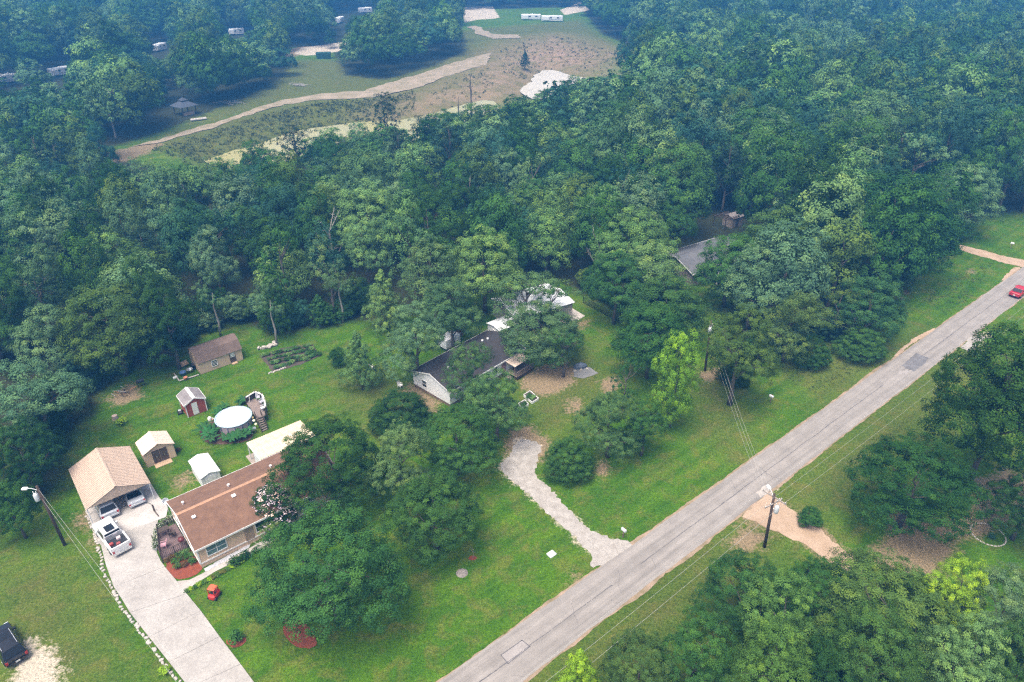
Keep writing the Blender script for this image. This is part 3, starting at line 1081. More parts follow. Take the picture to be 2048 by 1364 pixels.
# ------------------------------------------------------------------ long shed with barn roof
bs = thing('barn_shed', 'long tan shed with dull brown barn roof at the edge of the wood', 'shed', onto(402, 749, 0), UANG + R(1))
BL, BW, BH = 6.2, 3.7, 1.95
ry = [(0, BH), (.75, BH + 1.05), (BW / 2, BH + 1.5), (BW - .75, BH + 1.05), (BW, BH)]
mb = MB()
nn = 7
gv = [(0, 0)] + ry + [(BW, 0)]
v = [(0, y, z) for y, z in gv] + [(BL, y, z) for y, z in gv]
mb.add(v, [tuple(range(nn - 1, -1, -1)), tuple(range(nn, 2 * nn)), (0, 7, 8, 1), (5, 12, 13, 6)])
mb.build('wall', pm('shed_tan', (.58, .42, .295), .85, var=.12), bs)
for i in range(4):
    (y0, z0), (y1, z1) = ry[i], ry[i + 1]
    if i == 0:
        y0, z0 = y0 - .15, z0 - .2
    if i == 3:
        y1, z1 = y1 + .15, z1 - .2
    mb = MB()
    slab_between(mb, Vector((-.12, y0, z0 + .08)), Vector((BL + .12, y0, z0 + .08)), Vector((BL + .12, y1, z1 + .08)), Vector((-.12, y1, z1 + .08)), .07)
    mb.build('roof_slope', M_SHING_BRN, bs)
window(bs, (2.15, 0, 1.05), 'y-', .75, .85, 1, 4, M_TRIM, G_DARK, .05)
d = box_part(bs, 'door', M_BRN, 4.35, 5.2, -.05, 0, .12, 1.95)
window(d, (4.78, -.05, 1.45), 'y-', .55, .7, 3, 3, M_TRIM, G_TEAL, .03)
box_part(bs, 'step', M_PLY, 4.4, 5.2, -.55, -.06, 0, .14)
box_part(bs, 'wall_lamp', M_TRIM, 3.75, 3.87, -.1, 0, 1.65, 1.8)

# ------------------------------------------------------------------ pool, deck and stairs
pl = thing('above_ground_pool', 'round above ground pool with grey panels and bright white cover', 'pool', at(466.5, 833, 1.15) - Vector((0, 0, 1.15)))
PR = 2.2
MB().lathe([(PR - .12, .02), (PR, .02), (PR, 1.12), (PR - .02, 1.15), (PR - .12, 1.15)], 40, cap=False).build('liner_wall', pm('pool_inner', (.10, .16, .24), .5), pl, True)
for i in range(16):
    a0, a1 = 2 * math.pi * (i + .06) / 16, 2 * math.pi * (i + .94) / 16
    mb = MB()
    r0, r1 = PR + .02, PR + .06
    c0, c1, s0, s1 = math.cos(a0), math.cos(a1), math.sin(a0), math.sin(a1)
    mb.add([(r0 * c0, r0 * s0, .08), (r1 * c0, r1 * s0, .08), (r1 * c1, r1 * s1, .08), (r0 * c1, r0 * s1, .08), (r0 * c0, r0 * s0, 1.08), (r1 * c0, r1 * s0, 1.08), (r1 * c1, r1 * s1, 1.08), (r0 * c1, r0 * s1, 1.08)],
           [(0, 3, 2, 1), (4, 5, 6, 7), (0, 1, 5, 4), (1, 2, 6, 5), (2, 3, 7, 6), (3, 0, 4, 7)])
    mb.build('wall_panel', pm('pool_panel', (.36, .31, .34), .6, var=.2), pl)
    a = 2 * math.pi * i / 16
    MB().box(((PR + .05) * math.cos(a), (PR + .05) * math.sin(a), .56), (.11, .06, 1.12), a).build('upright', pm('pool_blue', (.07, .13, .24), .5), pl)
mb = MB()
mb.lathe([(PR - .08, 1.10), (PR - .08, 1.16), (PR + .1, 1.16), (PR + .1, 1.10), (PR - .08, 1.10)], 40, cap=False)
mb.build('top_rail', pm('pool_rail', (.42, .55, .62), .5), pl, True)
m_, ns, ls, b = new_mat('pool_cover_mat')
co = ns.new('ShaderNodeTexCoord').outputs['Object']
ls.new(mixc(ns, ls, noise(ns, ls, .7, 3, .5, co), (.86, .87, .87), (.82, .84, .85)), b.inputs['Base Color'])
b.inputs['Roughness'].default_value = .7
MB().lathe([(.01, 1.12), (1.0, 1.125), (PR - .1, 1.13), (PR - .1, 1.05), (.01, 1.05)], 40).build('cover', m_, pl)
# pump
t = thing('pool_pump', 'white pool pump and filter left of the round pool', 'pump', onto(419, 837, .4))
MB().lathe([(.2, 0), (.24, .1), (.24, .5), (.16, .62), (.05, .68)], 14).build('tank', M_TRIM, t, True)
MB().tube([(.3, -.1, .15), (.3, .35, .15)], .1, 10).build('motor', pm('pump_orange', (.55, .28, .16), .5), t, True)
MB().tube([(.1, 0, .5), (.5, -.1, .55), (.8, -.2, .3)], .04, 6).build('hose', M_GALV, t)

pd = thing('pool_deck', 'wooden pool deck with stairs and white topped screen walls', 'deck', onto(505, 818, 1.1), UANG)
MP = [(-.5, 1.4), (.9, 2.2), (1.9, 1.2), (1.8, -1.2), (1.25, -2.4), (.35, -2.35), (.3, -1.1), (-.15, -.2)]   # deck outline, local


def w2pd(px, py, z):
    p = at(px, py, z) - pd.location
    return (p.dot(U), p.dot(V))


outl_ = [w2pd(x, y, 1.1) for x, y in ((493, 806), (507, 797), (520, 799), (527, 812), (531, 830), (521, 834), (511, 834), (504, 822), (500, 815))]
mb = MB()
mb.prism(outl_, .95, 1.08)
mb.build('deck_floor', M_WOOD, pd)
mb = MB()
ymin, ymax = min(p[1] for p in outl_), max(p[1] for p in outl_)
yy_ = ymin + .05
while yy_ < ymax - .05:
    xs_ = []
    for a, b_ in zip(outl_, outl_[1:] + outl_[:1]):
        if (a[1] > yy_) != (b_[1] > yy_):
            xs_.append(a[0] + (b_[0] - a[0]) * (yy_ - a[1]) / (b_[1] - a[1]))
    if len(xs_) >= 2:
        mb.bx(min(xs_) + .03, max(xs_) - .03, yy_, yy_ + .125, 1.084, 1.10)
    yy_ += .145
stuff(mb.build('deck_boards', pm('deck_board', (.30, .235, .20), .9, scale=2, col2=(.21, .16, .14), fine=.4), pd))
scr = [w2pd(x, y, 1.1) for x, y in ((493, 806), (512, 794), (526, 799), (531, 810), (533, 826))]
for a, b_ in zip(scr[:-1], scr[1:]):
    pa, pb = Vector((*a, 0)), Vector((*b_, 0))
    dd = (pb - pa)
    an = math.atan2(dd.y, dd.x)
    c = (pa + pb) / 2
    MB().box((0, 0, 1.5), (dd.length - .08, .05, .85)).build('screen_wall', M_DKWOOD, pd, False, (c.x, c.y, 0), an)
    MB().box((0, 0, 1.96), (dd.length - .02, .20, .05)).build('rail_cap', pm('cap_white', (.70, .68, .62), .8, var=.15), pd, False, (c.x, c.y, 0), an)
for a in scr:
    MB().box((a[0], a[1], 1.08), (.1, .1, 2.16)).build('post', M_DKWOOD, pd)
sa, sb_ = Vector((*w2pd(511, 834, 1.1), 0)), Vector((*w2pd(523, 831, 1.1), 0))
ea, eb = Vector((*w2pd(524, 865, 0), 0)), Vector((*w2pd(536, 859, 0), 0))
ns_ = 7
for i in range(ns_):
    t0 = (i + .2) / ns_
    t1 = (i + 1.0) / ns_
    z = 1.1 * (1 - (i + 1) / (ns_ + .6))
    a, b_, c, d = sa.lerp(ea, t0), sb_.lerp(eb, t0), sb_.lerp(eb, t1), sa.lerp(ea, t1)
    mb = MB()
    mb.prism([a, d, c, b_], z, z + .05)
    mb.build('stair_tread', M_WOOD, pd)
for p0, p1 in ((sa, ea), (sb_, eb)):
    mb = MB()
    a, b_ = p0 + Vector((0, 0, .95)), p1 + Vector((0, 0, .02))
    mb.add([a + Vector((0, 0, -.2)), b_ + Vector((0, 0, 0)), b_ + Vector((0, 0, .25)), a + Vector((0, 0, .1)), a + Vector((.05, 0, -.2)), b_ + Vector((.05, 0, 0)), b_ + Vector((.05, 0, .25)), a + Vector((.05, 0, .1))],
           [(0, 1, 2, 3), (7, 6, 5, 4), (0, 4, 5, 1), (1, 5, 6, 2), (2, 6, 7, 3), (3, 7, 4, 0)])
    mb.build('stringer', M_DKWOOD, pd)
    MB().tube([p0 + Vector((0, 0, 1.95)), p1 + Vector((0, 0, .95))], .04, 4).build('handrail', M_DKWOOD, pd)
    for t_ in (0, .5, 1):
        q = p0.lerp(p1, t_)
        MB().box((q.x, q.y, .5 + (1 - t_) * .48), (.08, .08, 1.0 + (1 - t_) * .95)).build('post', M_DKWOOD, pd)
pdw = lambda px, py, z: at(px, py, z)
M_CHAIR = pm('grey_cushion', (.40, .40, .44), .85, var=.2)
patio_chair(at(524, 808, 1.11), UANG + R(-70), 'grey cushioned chair in the middle of the pool deck', M_CHAIR)
patio_chair(at(517, 799, 1.11), UANG + R(-20), 'grey cushioned chair in the far corner of the pool deck', M_CHAIR)
patio_chair(at(527, 820, 1.11), UANG + R(-90), 'pale grey chair at the top of the pool deck stairs', pm('pale_cushion', (.55, .58, .60), .85))
t = thing('pool_ladder', 'white pool ladder at the edge of the pool deck', 'ladder', at(501, 815, 0))
for s_ in (-.22, .22):
    MB().tube([(s_, -.3, 0), (s_, -.25, 1.6), (s_ * .9, -.05, 1.85), (s_, .2, 1.6), (s_, .25, .9)], .03, 6).build('rail', M_TRIM, t)
for z in (.35, .65, .95, 1.2):
    MB().bx(-.22, .22, -.31, -.23, z, z + .04).build('rung', M_TRIM, t)
for (x, y, lb, c_) in ((505, 836, 'yellow lantern hanging beside the pool stairs, topmost of three', (.70, .55, .25)), (508, 842, 'cream lantern beside the pool stairs, middle of three', (.75, .72, .55)), (512, 849, 'cream lantern beside the pool stairs, lowest of three', (.75, .72, .45))):
    t = thing('garden_lantern', lb, 'lantern', onto(x, y, .7))
    MB().tube([(0, 0, 0), (0, 0, .6)], .02, 5).build('stake', M_BLACK, t)
    MB().lathe([(.04, .58), (.15, .64), (.19, .75), (.15, .86), (.04, .92)], 12).build('shade', pm('lantern%d' % y, c_, .6), t, True)
t = thing('round_patio_table', 'small glass table with metal frame at the foot of the pool stairs', 'table', at(507, 866, 0))
MB().lathe([(.02, .68), (.42, .68), (.42, .72), (.02, .72)], 20).build('table_top', pm('grey_glass', (.20, .22, .24), .15), t)
for a in range(4):
    MB().tube([(.1 * math.cos(a * 1.57), .1 * math.sin(a * 1.57), .68), (.35 * math.cos(a * 1.57), .35 * math.sin(a * 1.57), 0)], .018, 5).build('leg', M_CHROME, t)

# ------------------------------------------------------------------ white house with the dark roof
WANG = R(47.5)
wh = thing('white_house', 'white manufactured house with dark shingle roof behind the front trees', 'house', onto(899, 783, 2.6), WANG)
WL, WW, WH = 14.6, 7.3, 2.55
gable_walls(wh, WL, WW, WH, 1.15, M_WHITE, .5)
box_part(wh, 'skirting', M_SKIRT, .06, WL - .06, .06, WW - .06, -.05, .49)
wroof = shingle_roof(wh, WL, WW, WH, 1.15, .22, .15, M_SHING_DK, None, .1, M_TRIM)
window(wh, (0, 5.0, 1.5), 'x-', .8, 1.0, 1, 2, M_TRIM, G_DARK)
for x in (1.6, 4.2, 6.9, 8.6):
    window(wh, (x, 0, 1.6), 'y-', .85, 1.1, 1, 2, M_TRIM, G_DARK)
d = box_part(wh, 'door', pm('mauve_door', (.30, .18, .20), .6), 9.9, 10.8, -.05, 0, .55, 2.4)
box_part(d, 'door_handle', M_CHROME, 10.0, 10.08, -.1, -.05, 1.4, 1.5)
for x, y in ((2.6, 3.0), (3.4, 2.9), (10.8, 4.6), (11.6, 4.3)):
    z = WH + 1.15 * (1 - abs(y - WW / 2) / (WW / 2)) + .1
    MB().lathe([(.1, -.1), (.1, .25), (.16, .25), (.16, .3)], 8, (x, y, z)).build('roof_vent', M_TRIM, wroof)
# porch with awning
po = thing('porch', 'wooden front porch under a flat tan awning on the white house', 'porch', wh.location, WANG)
PX0, PX1 = 10.6, 14.2
mb = MB()
for i in range(14):
    x = PX0 + (PX1 - PX0) * i / 14
    mb.bx(x, x + .24, -2.3, -.1, .56, .60 + .004 * (i % 2))
stuff(mb.build('porch_boards', M_WOOD, po))
box_part(po, 'porch_frame', M_DKWOOD, PX0 + .05, PX1 - .05, -2.25, -2.15, .1, .55)
mb = MB()
slab_between(mb, Vector((PX0 - .1, -2.0, 2.25)), Vector((PX0 + 3.0, -2.0, 2.25)), Vector((PX0 + 3.0, -.3, 2.42)), Vector((PX0 - .1, -.3, 2.42)), .05)
mb.build('awning', pm('awning_tan', (.56, .45, .36), .7, var=.08), po)
for x in (PX0, PX0 + 2.9):
    MB().box((x, -1.9, 1.1), (.09, .09, 2.2)).build('post', M_WOOD, po)
for x in (PX0 + .1, PX0 + 1.2, PX0 + 2.4, PX1 - .1):
    MB().box((x, -2.25, .95), (.08, .08, .8)).build('post', M_WOOD, po)
mb = MB()
mb.bx(PX0, PX1, -2.29, -2.21, 1.3, 1.36)
for i in range(22):
    x = PX0 + .1 + (PX1 - PX0 - .2) * i / 21
    mb.bx(x - .02, x + .02, -2.27, -2.23, .6, 1.3)
mb.build('railing', M_WOOD, po)
for i in range(3):
    box_part(po, 'step', M_WOOD, PX0 - .9 - 0, PX0 - .02, -1.6 - .3 * 0 + 0, -.6, .12 * i, .12 * i + .1) if i == 0 else box_part(po, 'step', M_WOOD, PX0 - .9 + .3 * i, PX0 - .02, -1.6, -.6, .12 * i + .01, .12 * i + .11)

# ------------------------------------------------------------------ white metal roofed building
ma = thing('metal_building', 'open workshop with white metal roof behind the white house', 'building', onto(1034, 634, 3.2), R(31))
gable_walls(ma, 10.4, 7.4, 3.0, .55, pm('workshop_wall', (.42, .38, .36), .85, var=.2), 0)
metal_panels(ma, 10.4, 7.4, 3.0, .55, .35, .25, M_WROOF, .95, .3, .03)
box_part(ma, 'door', M_BRN, -.06, 0, 1.2, 3.4, .05, 2.5)
box_part(ma, 'door', pm('dark_opening', (.03, .035, .04), .7), 10.4, 10.46, 1.6, 5.0, .05, 2.6)  # open doorways drawn as dark panels, inside shade put into the colour
box_part(ma, 'door', pm('dark_opening', (.03, .035, .04), .7), 1.5, 4.5, -.06, 0, .05, 2.5)
struct(sheet('concrete_pad', atw([(1118, 622), (1136, 612), (1170, 632), (1142, 650), (1100, 640)]), .05, pm('pad_conc', (.58, .52, .46), .9, scale=.5, fine=.3, world=True), None, .06))
# small pale sheds and trailer behind the white house
s1 = thing('utility_trailer', 'small white box trailer parked behind the back eave of the white house', 'trailer', onto(893, 705, .0), WANG)
MB().bevbox(0, 3.0, 0, 1.9, .5, 2.0, .08).build('box_body', M_WHITE, s1)
for y in (-.08, 1.82):
    MB().tube([(1.5, y, .32), (1.5, y + .16, .32)], .32, 14).build('wheel', M_BLACK, s1)
MB().tube([(-.9, .95, .45), (0, .95, .5)], .05, 6).build('tow_bar', M_BLACK, s1)
box_part(s1, 'door', M_GALV, 3.0, 3.03, .3, 1.6, .6, 1.9)
s2 = thing('lean_to', 'white sided lean to between the white house and the metal roofed building', 'shed', onto(1000, 662, 2.2), R(40))
gable_walls(s2, 3.6, 3.0, 2.2, .25, M_WHITE)
shingle_roof(s2, 3.6, 3.0, 2.2, .25, .15, .15, M_WROOF, None, .06)
box_part(s2, 'door', M_BRN, 1.2, 2.1, -.04, 0, .1, 1.95)
window(s2, (0, 1.5, 1.4), 'x-', .6, .6, 1, 1, M_TRIM, G_DARK)
s3 = thing('wood_fence', 'reddish brown board fence behind the white house', 'fence', onto(903, 690, 0), R(62))
for i in range(26):
    h_ = 1.8 + rng.uniform(-.05, .05)
    MB().bx(i * .16, i * .16 + .145, -.012, .012, .05, h_).build('board', pm('fence_board', (.24, .135, .09), .9, scale=3, col2=(.16, .09, .06)), s3)
for z in (.4, 1.5):
    MB().bx(0, 4.16, .014, .06, z, z + .09).build('rail', M_DKWOOD, s3)

# ------------------------------------------------------------------ grey roofed house on the right
gr = thing('grey_house', 'house with grey shingle roof half hidden in the right wood', 'house', onto(1386, 546, 2.7), R(33))
gable_walls(gr, 15, 8.6, 2.7, 1.6, pm('brick_grey', (.30, .25, .23), .9, var=.25, scale=2), 0)
groof = shingle_roof(gr, 15, 8.6, 2.7, 1.6, .4, .4, M_SHING_GREY, pm('ridge_grey', (.09, .09, .10), .9), .1, M_TRIM)
mb = MB()
A_ = lambda x, y, z: Vector((x, y, z))
slab_between(mb, A_(4.2, -2.0, 2.85), A_(6.8, -2.0, 3.5), A_(6.8, 2.6, 3.9), A_(4.2, .1, 2.95), .1)
slab_between(mb, A_(6.8, -2.0, 3.5), A_(9.4, -2.0, 2.85), A_(9.4, .1, 2.95), A_(6.8, 2.6, 3.9), .1)
mb.build('porch_roof', M_SHING_GREY, groof)
for x in (4.4, 9.2):
    MB().box((x, -1.85, 1.35), (.14, .14, 2.7)).build('porch_post', M_TRIM, gr)
box_part(gr, 'porch_gable', pm('gable_grey', (.36, .31, .30), .9), 4.5, 9.1, -1.9, -1.85, 2.3, 2.75)
for x in (1.6, 12.4):
    window(gr, (x, 0, 1.5), 'y-', 1.2, 1.2, 2, 2, M_TRIM, G_DARK)
d = box_part(gr, 'door', M_BRN, 6.4, 7.3, -.05, 0, .1, 2.2)
box_part(d, 'door_handle', M_CHROME, 7.15, 7.22, -.1, -.05, 1.05, 1.15)
# pergola and pale shed behind it
pg = thing('pergola', 'bare wooden frame beside a pale shed in the right wood', 'pergola', onto(1452, 440, 2.3), R(33))
for x in (0, 3.6):
    for y in (0, 3):
        MB().box((x, y, 1.15), (.14, .14, 2.3)).build('post', M_DKWOOD, pg)
for i in range(7):
    MB().bx(-.2 + i * .65, -.1 + i * .65, -.3, 3.3, 2.32, 2.44).build('rafter', M_DKWOOD, pg)
for y in (0, 3):
    MB().bx(-.2, 3.8, y - .06, y + .06, 2.2, 2.315).build('beam', M_DKWOOD, pg)
s4 = thing('pale_shed', 'pale tan shed right of the bare wooden frame', 'shed', onto(1466, 438, 2.1), R(33))
gable_walls(s4, 3.2, 2.6, 2.1, .6, pm('pale_wall', (.34, .28, .23), .85))
shingle_roof(s4, 3.2, 2.6, 2.1, .6, .15, .15, pm('pale_roof', (.22, .19, .18), .8), None, .06)
box_part(s4, 'door', M_BRN, 1.0, 1.9, -.04, 0, .05, 1.9)

# far: black gazebo shed and green dumpster beyond the pond
gz = thing('dark_gazebo', 'dark roofed gazebo at the wood edge beyond the pond', 'gazebo', onto(372, 228, 0), R(55))
for x in (-2.4, 2.4):
    for y in (-2.4, 2.4):
        MB().box((x, y, 1.4), (.25, .25, 2.8)).build('post', M_DKWOOD, gz)
mb = MB()
mb.add([(-3.2, -3.2, 2.8), (3.2, -3.2, 2.8), (3.2, 3.2, 2.8), (-3.2, 3.2, 2.8), (-.8, -.8, 4.2), (.8, -.8, 4.2), (.8, .8, 4.2), (-.8, .8, 4.2)], [(3, 2, 1, 0), (0, 1, 5, 4), (1, 2, 6, 5), (2, 3, 7, 6), (3, 0, 4, 7), (4, 5, 6, 7)])
gzr = mb.build('roof', pm('blue_black_roof', (.05, .06, .08), .6), gz)
mb = MB()
mb.add([(-1.1, -1.1, 4.45), (1.1, -1.1, 4.45), (1.1, 1.1, 4.45), (-1.1, 1.1, 4.45), (0, 0, 5.3)], [(3, 2, 1, 0), (0, 1, 4), (1, 2, 4), (2, 3, 4), (3, 0, 4)])
mb.bx(-.7, .7, -.7, .7, 4.2, 4.44)
mb.build('cupola', pm('blue_black_roof', (.05, .06, .08), .6), gzr)
box_part(gz, 'counter', M_PLY, -1.8, 1.8, -2.2, -1.4, 0, 1.0)
du = thing('dumpster', 'green metal dumpster by the pale gravel beyond the pond', 'dumpster', onto(648, 117, 0), R(10))
mb = MB()
mb.add([(-3, -1.6, .2), (3, -1.6, .2), (3, 1.6, .2), (-3, 1.6, .2), (-3.3, -1.9, 2.6), (3.3, -1.9, 2.6), (3.3, 1.9, 2.6), (-3.3, 1.9, 2.6)], [(3, 2, 1, 0), (0, 1, 5, 4), (1, 2, 6, 5), (2, 3, 7, 6), (3, 0, 4, 7)])
mb.bx(-2.9, 2.9, -1.5, 1.5, 2.0, 2.3)
mb.build('bin', pm('dumpster_green', (.03, .10, .07), .6), du)
for x in (-2, 0, 2):
    MB().bx(x - .1, x + .1, -1.95, -1.75, .3, 2.5).build('rib', pm('dumpster_green', (.03, .10, .07), .6), du)

# ------------------------------------------------------------------ vehicles
def car_paint(name, col):
    if name in MATS:
        return MATS[name]
    m, ns, ls, b = new_mat(name)
    co = ns.new('ShaderNodeTexCoord').outputs['Object']
    ls.new(mixc(ns, ls, noise(ns, ls, 1.5, 3, .5, co), col, tuple(x * .85 for x in col)), b.inputs['Base Color'])
    b.inputs['Roughness'].default_value = .3
    b.inputs['Coat Weight'].default_value = .4
    b.inputs['Coat Roughness'].default_value = .1
    MATS[name] = m
    return m


M_TYRE = pm('tyre', (.02, .02, .02), .9, var=.3)
M_RIM = pm('rim', (.45, .46, .47), .35, var=.2, metal=.7)
M_LAMP = pm('headlamp', (.75, .78, .80), .2, var=.1)
M_TAIL = pm('tail_lamp', (.40, .02, .02), .3, var=.1)
M_PLATE = pm('plate', (.7, .7, .68), .5)


def loft(sts, name, m, root, ang=35):
    """sts: (x, [(y, z)...]) half sections from the sill up to the centre line"""
    mb = MB()
    k = len(sts[0][1])
    ring = []
    for x, sec in sts:
        full = [(y, z) for y, z in sec] + [(-y, z) for y, z in sec[::-1]]
        ring.append([(x, y, z) for y, z in full])
    n = 2 * k
    v = [p for r_ in ring for p in r_]
    f = []
    for i in range(len(ring) - 1):
        for j in range(n):
            q = (j + 1) % n
            f.append((i * n + j, i * n + q, (i + 1) * n + q, (i + 1) * n + j))
    f.append(tuple(range(n - 1, -1, -1)))
    f.append(tuple((len(ring) - 1) * n + j for j in range(n)))
    mb.add(v, f)
    o = mb.build(name, m, root, True)
    try:
        o.data.set_sharp_from_angle(angle=R(ang))
    except Exception:
        pass
    return o


def wheel(root, x, y, r_=.34, w=.24):
    o = MB().tube([(x, y - w / 2, r_), (x, y + w / 2, r_)], r_, 18).build('wheel', M_TYRE, root)
    s = 1 if y > 0 else -1
    yy0 = y + s * (w / 2 + .004)
    MB().tube([(x, yy0 - s * .02, r_), (x, yy0 + s * .012, r_)], r_ * .62, 12).build('rim', M_RIM, o)
    return o


def pane(root, pts, m=G_SMOKE, name='window', t=.012):
    mb = MB()
    a, b, c, d = [Vector(p) for p in pts]
    n = (b - a).cross(d - a).normalized() * t
    mb.add([a + n, b + n, c + n, d + n, a - n, b - n, c - n, d - n], [(0, 1, 2, 3), (7, 6, 5, 4), (0, 4, 5, 1), (1, 5, 6, 2), (2, 6, 7, 3), (3, 7, 4, 0)])
    return mb.build(name, m, root)


def make_car(name, label, loc, rz, kind, paint):
    t = thing(name, label, {'suv': 'suv', 'sedan': 'car', 'pickup': 'pickup truck'}[kind], loc, rz)
    W = {'suv': .95, 'sedan': .9, 'pickup': 1.0}[kind]
    if kind == 'pickup':
        hood, L0, L1 = 1.12, -2.85, 2.85
        xs_ = [(-2.85, .62, 1.05), (-2.75, .45, 1.1), (-1.0, .42, 1.12), (1.3, .42, 1.12), (1.6, .42, 1.1), (2.5, .44, 1.02), (2.78, .5, .92), (2.85, .6, .8)]
        cab = (-.95, 1.45, -.75, .78, 1.88)
    elif kind == 'suv':
        xs_ = [(-2.38, .55, .95), (-2.3, .42, 1.05), (-1.0, .36, 1.06), (1.0, .36, 1.06), (1.3, .36, 1.04), (2.05, .38, .95), (2.3, .45, .85), (2.38, .55, .72)]
        cab = (-2.22, 1.25, -1.85, .55, 1.74)
    else:
        xs_ = [(-2.35, .5, .85), (-2.28, .4, .93), (-1.5, .34, .96), (1.0, .34, .94), (1.25, .34, .92), (2.0, .36, .82), (2.28, .42, .72), (2.35, .5, .62)]
        cab = (-1.75, 1.2, -1.05, .4, 1.45)
    sts = []
    for x, zb, zt in xs_:
        e = .90 if x in (xs_[0][0], xs_[-1][0]) else (.97 if x in (xs_[1][0], xs_[-2][0]) else 1)
        sts.append((x, [(W * .86 * e, zb), (W * e, zb + .16), (W * e, (zb + zt) / 2 + .08), (W * .985 * e, zt - .1), (W * .90 * e, zt), (W * .4 * e, zt + .025)]))
    body = loft(sts, 'body', paint, t)
    x0, x1, rx0, rx1, zr = cab
    zb = 1.08 if kind == 'pickup' else (1.03 if kind == 'suv' else .92)
    wb, wr = W * .93, W * .74
    n = [(x0, [(wb * .98, zb - .06), (wb * .98, zb), (wb * .9, zb + .01), (wb * .4, zb + .02)]),
         (rx0, [(wb, zb - .06), (wr + .04, zr - .12), (wr - .05, zr - .01), (wr * .45, zr + .02)]),
         ((rx0 + rx1) / 2, [(wb, zb - .06), (wr + .05, zr - .1), (wr - .04, zr + .01), (wr * .45, zr + .045)]),
         (rx1, [(wb, zb - .06), (wr + .04, zr - .12), (wr - .05, zr - .01), (wr * .45, zr + .02)]),
         (x1, [(wb * .98, zb - .06), (wb * .98, zb), (wb * .9, zb + .01), (wb * .4, zb + .02)])]
    roof = loft(n, 'cabin', paint, t, 30)
    lp = lambda a, b, f: tuple(a[i] + (b[i] - a[i]) * f for i in range(3))
    # windscreen and rear glass
    for xa, xb, nm in ((x1, rx1, 'windscreen'), (x0, rx0, 'rear_window')):
        sg = 1 if xa > xb else -1
        A, B = (xa, wb * .90, zb + .02), (xb, wr * .92, zr)
        lo = lp(A, B, .10)
        hi = lp(A, B, .90)
        o = .028 * sg
        q = [(lo[0] + o, -lo[1], lo[2] + .02), (lo[0] + o, lo[1], lo[2] + .02), (hi[0] + o, hi[1], hi[2] + .02), (hi[0] + o, -hi[1], hi[2] + .02)]
        pane(roof, q, G_SMOKE, nm)
    # side glass
    for sg in (-1, 1):
        def side(xa, xb, ta, tb):
            yl, yh = wb + .004, wr + .068
            zl, zh = zb + .05, zr - .16
            q = [(xa, sg * (yl - .035), zl), (xb, sg * (yl - .035), zl), (tb, sg * (yh - .01), zh), (ta, sg * (yh - .01), zh)]
            pane(roof, q if sg < 0 else q[::-1], G_SMOKE, 'side_window')
        m_ = (x0 + x1) / 2
        side(x0 + .45 if kind != 'pickup' else x0 + .3, m_ - .05, rx0 + .12, m_ - .05)
        side(m_ + .05, x1 - .42, m_ + .05, rx1 - .1)
        MB().bx(x1 - .5, x1 - .32, sg * (W + .03) - .1, sg * (W + .03) + .1, zb + .02, zb + .18).build('mirror', paint, t)
    xw = (1.75, -1.75) if kind == 'pickup' else (1.42, -1.42)
    for x in xw:
        for y in (-W + .11, W - .11):
            wheel(t, x, y, .38 if kind == 'pickup' else .34)
    xf, xr = xs_[-1][0], xs_[0][0]
    zt_f, zt_r = xs_[-2][2], xs_[1][2]
    for y in (-W * .72, W * .72):
        MB().bx(xf - .16, xf - .0, y - .17, y + .17, zt_f - .2, zt_f - .02).build('headlight', M_LAMP, t)
        MB().bx(xr - .012, xr + .1, y * 1.12 - .1, y * 1.12 + .1, zt_r - .38, zt_r - .08).build('tail_light', M_TAIL, t)
    MB().bx(xf - .06, xf + .05, -W * .88, W * .88, .42, .58).build('bumper', M_CHROME if kind == 'pickup' else paint, t)
    MB().bx(xr - .08, xr + .06, -W * .88, W * .88, .46, .64).build('bumper', M_CHROME if kind == 'pickup' else paint, t)
    MB().bx(xr - .095, xr - .082, -.17, .17, .52, .68).build('number_plate', M_PLATE, t)
    if kind == 'pickup':
        bed = MB()
        bed.bx(-2.72, -1.05, -W * .82, W * .82, 1.135, 1.155)
        bo = bed.build('bed_liner', M_BLACK, t)
        for y0, y1 in ((-W * .97, -W * .82), (W * .82, W * .97)):
            MB().bx(-2.84, -1.0, y0, y1, 1.10, 1.42).build('bed_side', paint, t)
        MB().bx(-2.86, -2.73, -W * .82, W * .82, 1.10, 1.42).build('tailgate', paint, t)
        MB().bx(-.7, .35, -.42, .42, zr + .035, zr + .062).build('sunroof', G_SMOKE, t)
        MB().bx(-1.12, -1.04, -W * .82, W * .82, 1.14, 1.75).build('headache_rack', M_CHROME, t)
    elif kind == 'suv':
        for y in (-.6, .6):
            MB().tube([(rx0 + .2, y, zr + .09), (rx1 - .1, y, zr + .09)], .022, 5).build('roof_rail', M_CHROME, t)
        MB().bx(-.55, .3, -.4, .4, zr + .035, zr + .058).build('sunroof', G_SMOKE, t)
    return t


